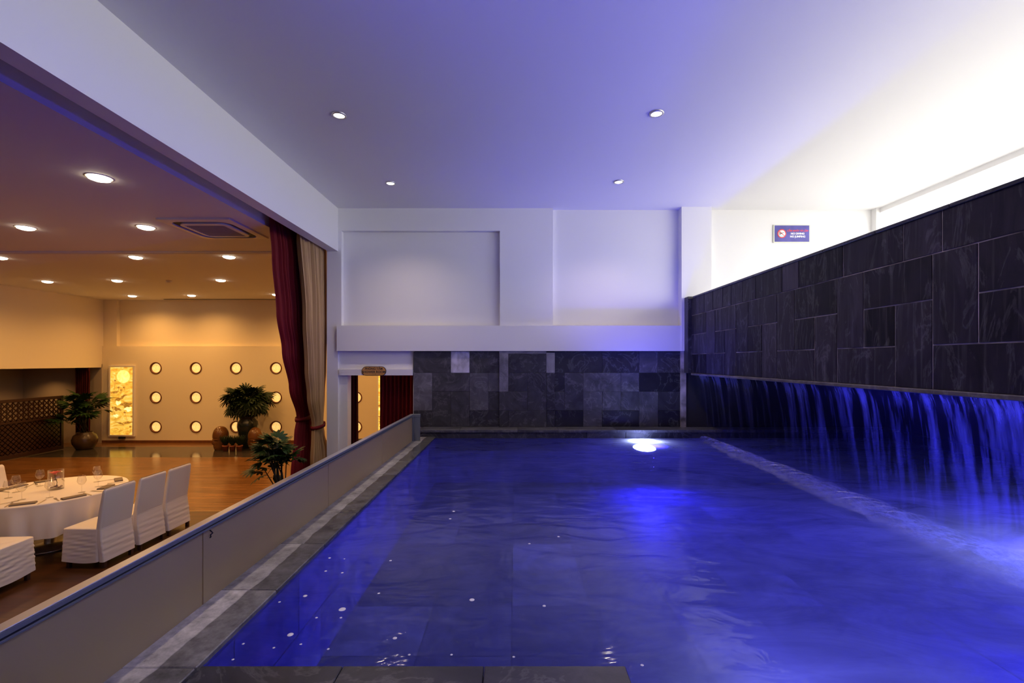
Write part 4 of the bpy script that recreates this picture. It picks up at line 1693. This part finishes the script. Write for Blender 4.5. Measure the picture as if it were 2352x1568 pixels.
for px, py, tl, lab in [(169, 1142, .0, 'folded taupe napkin in front of the row of chairs, between glass and fork'),
                        (54, 1157.5, .1, 'folded taupe napkin with a lifted corner at the front of the table'),
                        (272, 1102, -.1, 'folded taupe napkin beside the middle chair of the row'),
                        (243, 1119, .0, 'folded taupe napkin partly hidden by the first chair back'),
                        (105, 1105, .1, 'folded taupe napkin lying behind the flower vase'),
                        (38, 1118, .2, 'folded taupe napkin behind the three grouped wine glasses'),
                        (-4, 1128, .1, 'dark folded napkin at the cloth edge before the far chair')]:
    p = G(px, py, TT)
    r = math.hypot(p.x - TX, p.y - TY)
    tag(obj('napkin', nap, None, None, p, (0, 0, face_angle(p, tl))), lab, 'napkin', 'folded napkins on the round table')


def knife_mesh():
    bm = bmesh.new()
    bm_box(bm, -.11, -.01, -.006, .006, 0, .006)
    v = [bm.verts.new(q) for q in ((-.01, -.006, .002), (.10, -.006, .002), (.115, .004, .002), (.09, .009, .002), (-.01, .006, .002),
                                   (-.01, -.006, .004), (.10, -.006, .004), (.115, .004, .004), (.09, .009, .004), (-.01, .006, .004))]
    bm.faces.new(v[:5])
    bm.faces.new(v[5:])
    for k in range(5):
        bm.faces.new((v[k], v[(k + 1) % 5], v[5 + (k + 1) % 5], v[5 + k]))
    return done(bm)


def fork_mesh():
    bm = bmesh.new()
    bm_box(bm, -.10, .03, -.005, .005, .001, .005)
    bm_box(bm, .03, .055, -.012, .012, .002, .006)
    for y in (-.0105, -.0035, .0035, .0105):
        bm_box(bm, .055, .10, y - .0018, y + .0018, .003, .006)
    return done(bm)


km, fm_ = knife_mesh(), fork_mesh()
km.materials.append(M['silver'])
fm_.materials.append(M['silver'])


def cutlery(kind, c0, c1, lab):
    a = G(c0[0] / 4.9, 1040 + c0[1] / 4.9, TT)
    b = G(c1[0] / 4.9, 1040 + c1[1] / 4.9, TT)
    m = (a + b) / 2
    o = obj(kind, km if kind == 'knife' else fm_, None, None, (m.x, m.y, TT), (0, 0, math.atan2(b.y - a.y, b.x - a.x)))
    tag(o, lab, kind, 'cutlery on the round table')


cutlery('knife', (415, 585), (530, 518), 'steel knife lying in front of the wine glass by the vase')
cutlery('fork', (680, 548), (600, 500), 'steel fork lying beside the napkin before the first chair')
cutlery('knife', (1030, 478), (935, 450), 'steel knife at the end of the napkin facing the first chair')
cutlery('fork', (1190, 436), (1010, 428), 'steel fork half hidden by the first chair back')
cutlery('knife', (1270, 298), (1155, 315), 'steel knife pointing from the napkin by the middle chair')
cutlery('fork', (1420, 326), (1200, 347), 'steel fork before the napkin by the middle chair')
cutlery('knife', (1300, 368), (1165, 372), 'steel knife behind the napkin at the first chair back')
cutlery('fork', (0, 580), (170, 547), 'steel fork at the front cloth edge, lying along it')
cutlery('knife', (50, 615), (150, 556), 'steel knife beside the napkin with the lifted corner')
cutlery('fork', (350, 362), (310, 378), 'steel fork behind the three grouped wine glasses')
cutlery('fork', (385, 330), (420, 366), 'steel fork beside the lone wine glass')
cutlery('knife', (725, 318), (700, 290), 'steel knife lying behind the flower vase')
cutlery('knife', (0, 432), (80, 440), 'steel knife before the far covered chair')

# ------------------------------------------------------------------ greenery outside the open side
t = thing('outdoor_tree', 'pale green sunlit tree foliage beyond the open side', 'tree', (8.2, 6.2, 2.725))
obj('trunk', tube_mesh([(0, 0, 0), (.05, 0, 1.2), (0, .05, 2.2)], [.07, .05, .03], 8), M['cane'], t)
SUN = fan_mesh(6, .30, .07, 2.4, .3, 44)
SUN.materials.append(M['sunleaf'])
rr = random.Random(8)
for k in range(40):
    a, z = rr.uniform(0, 6.28), rr.uniform(-.5, .7)
    r = .7 * math.sqrt(1 - z * z)
    o = obj('leaf', SUN, None, t, (r * math.cos(a), r * math.sin(a), 1.95 + z * .6))
    orient(o, (math.cos(a), math.sin(a), z), rr.uniform(-1, 1))
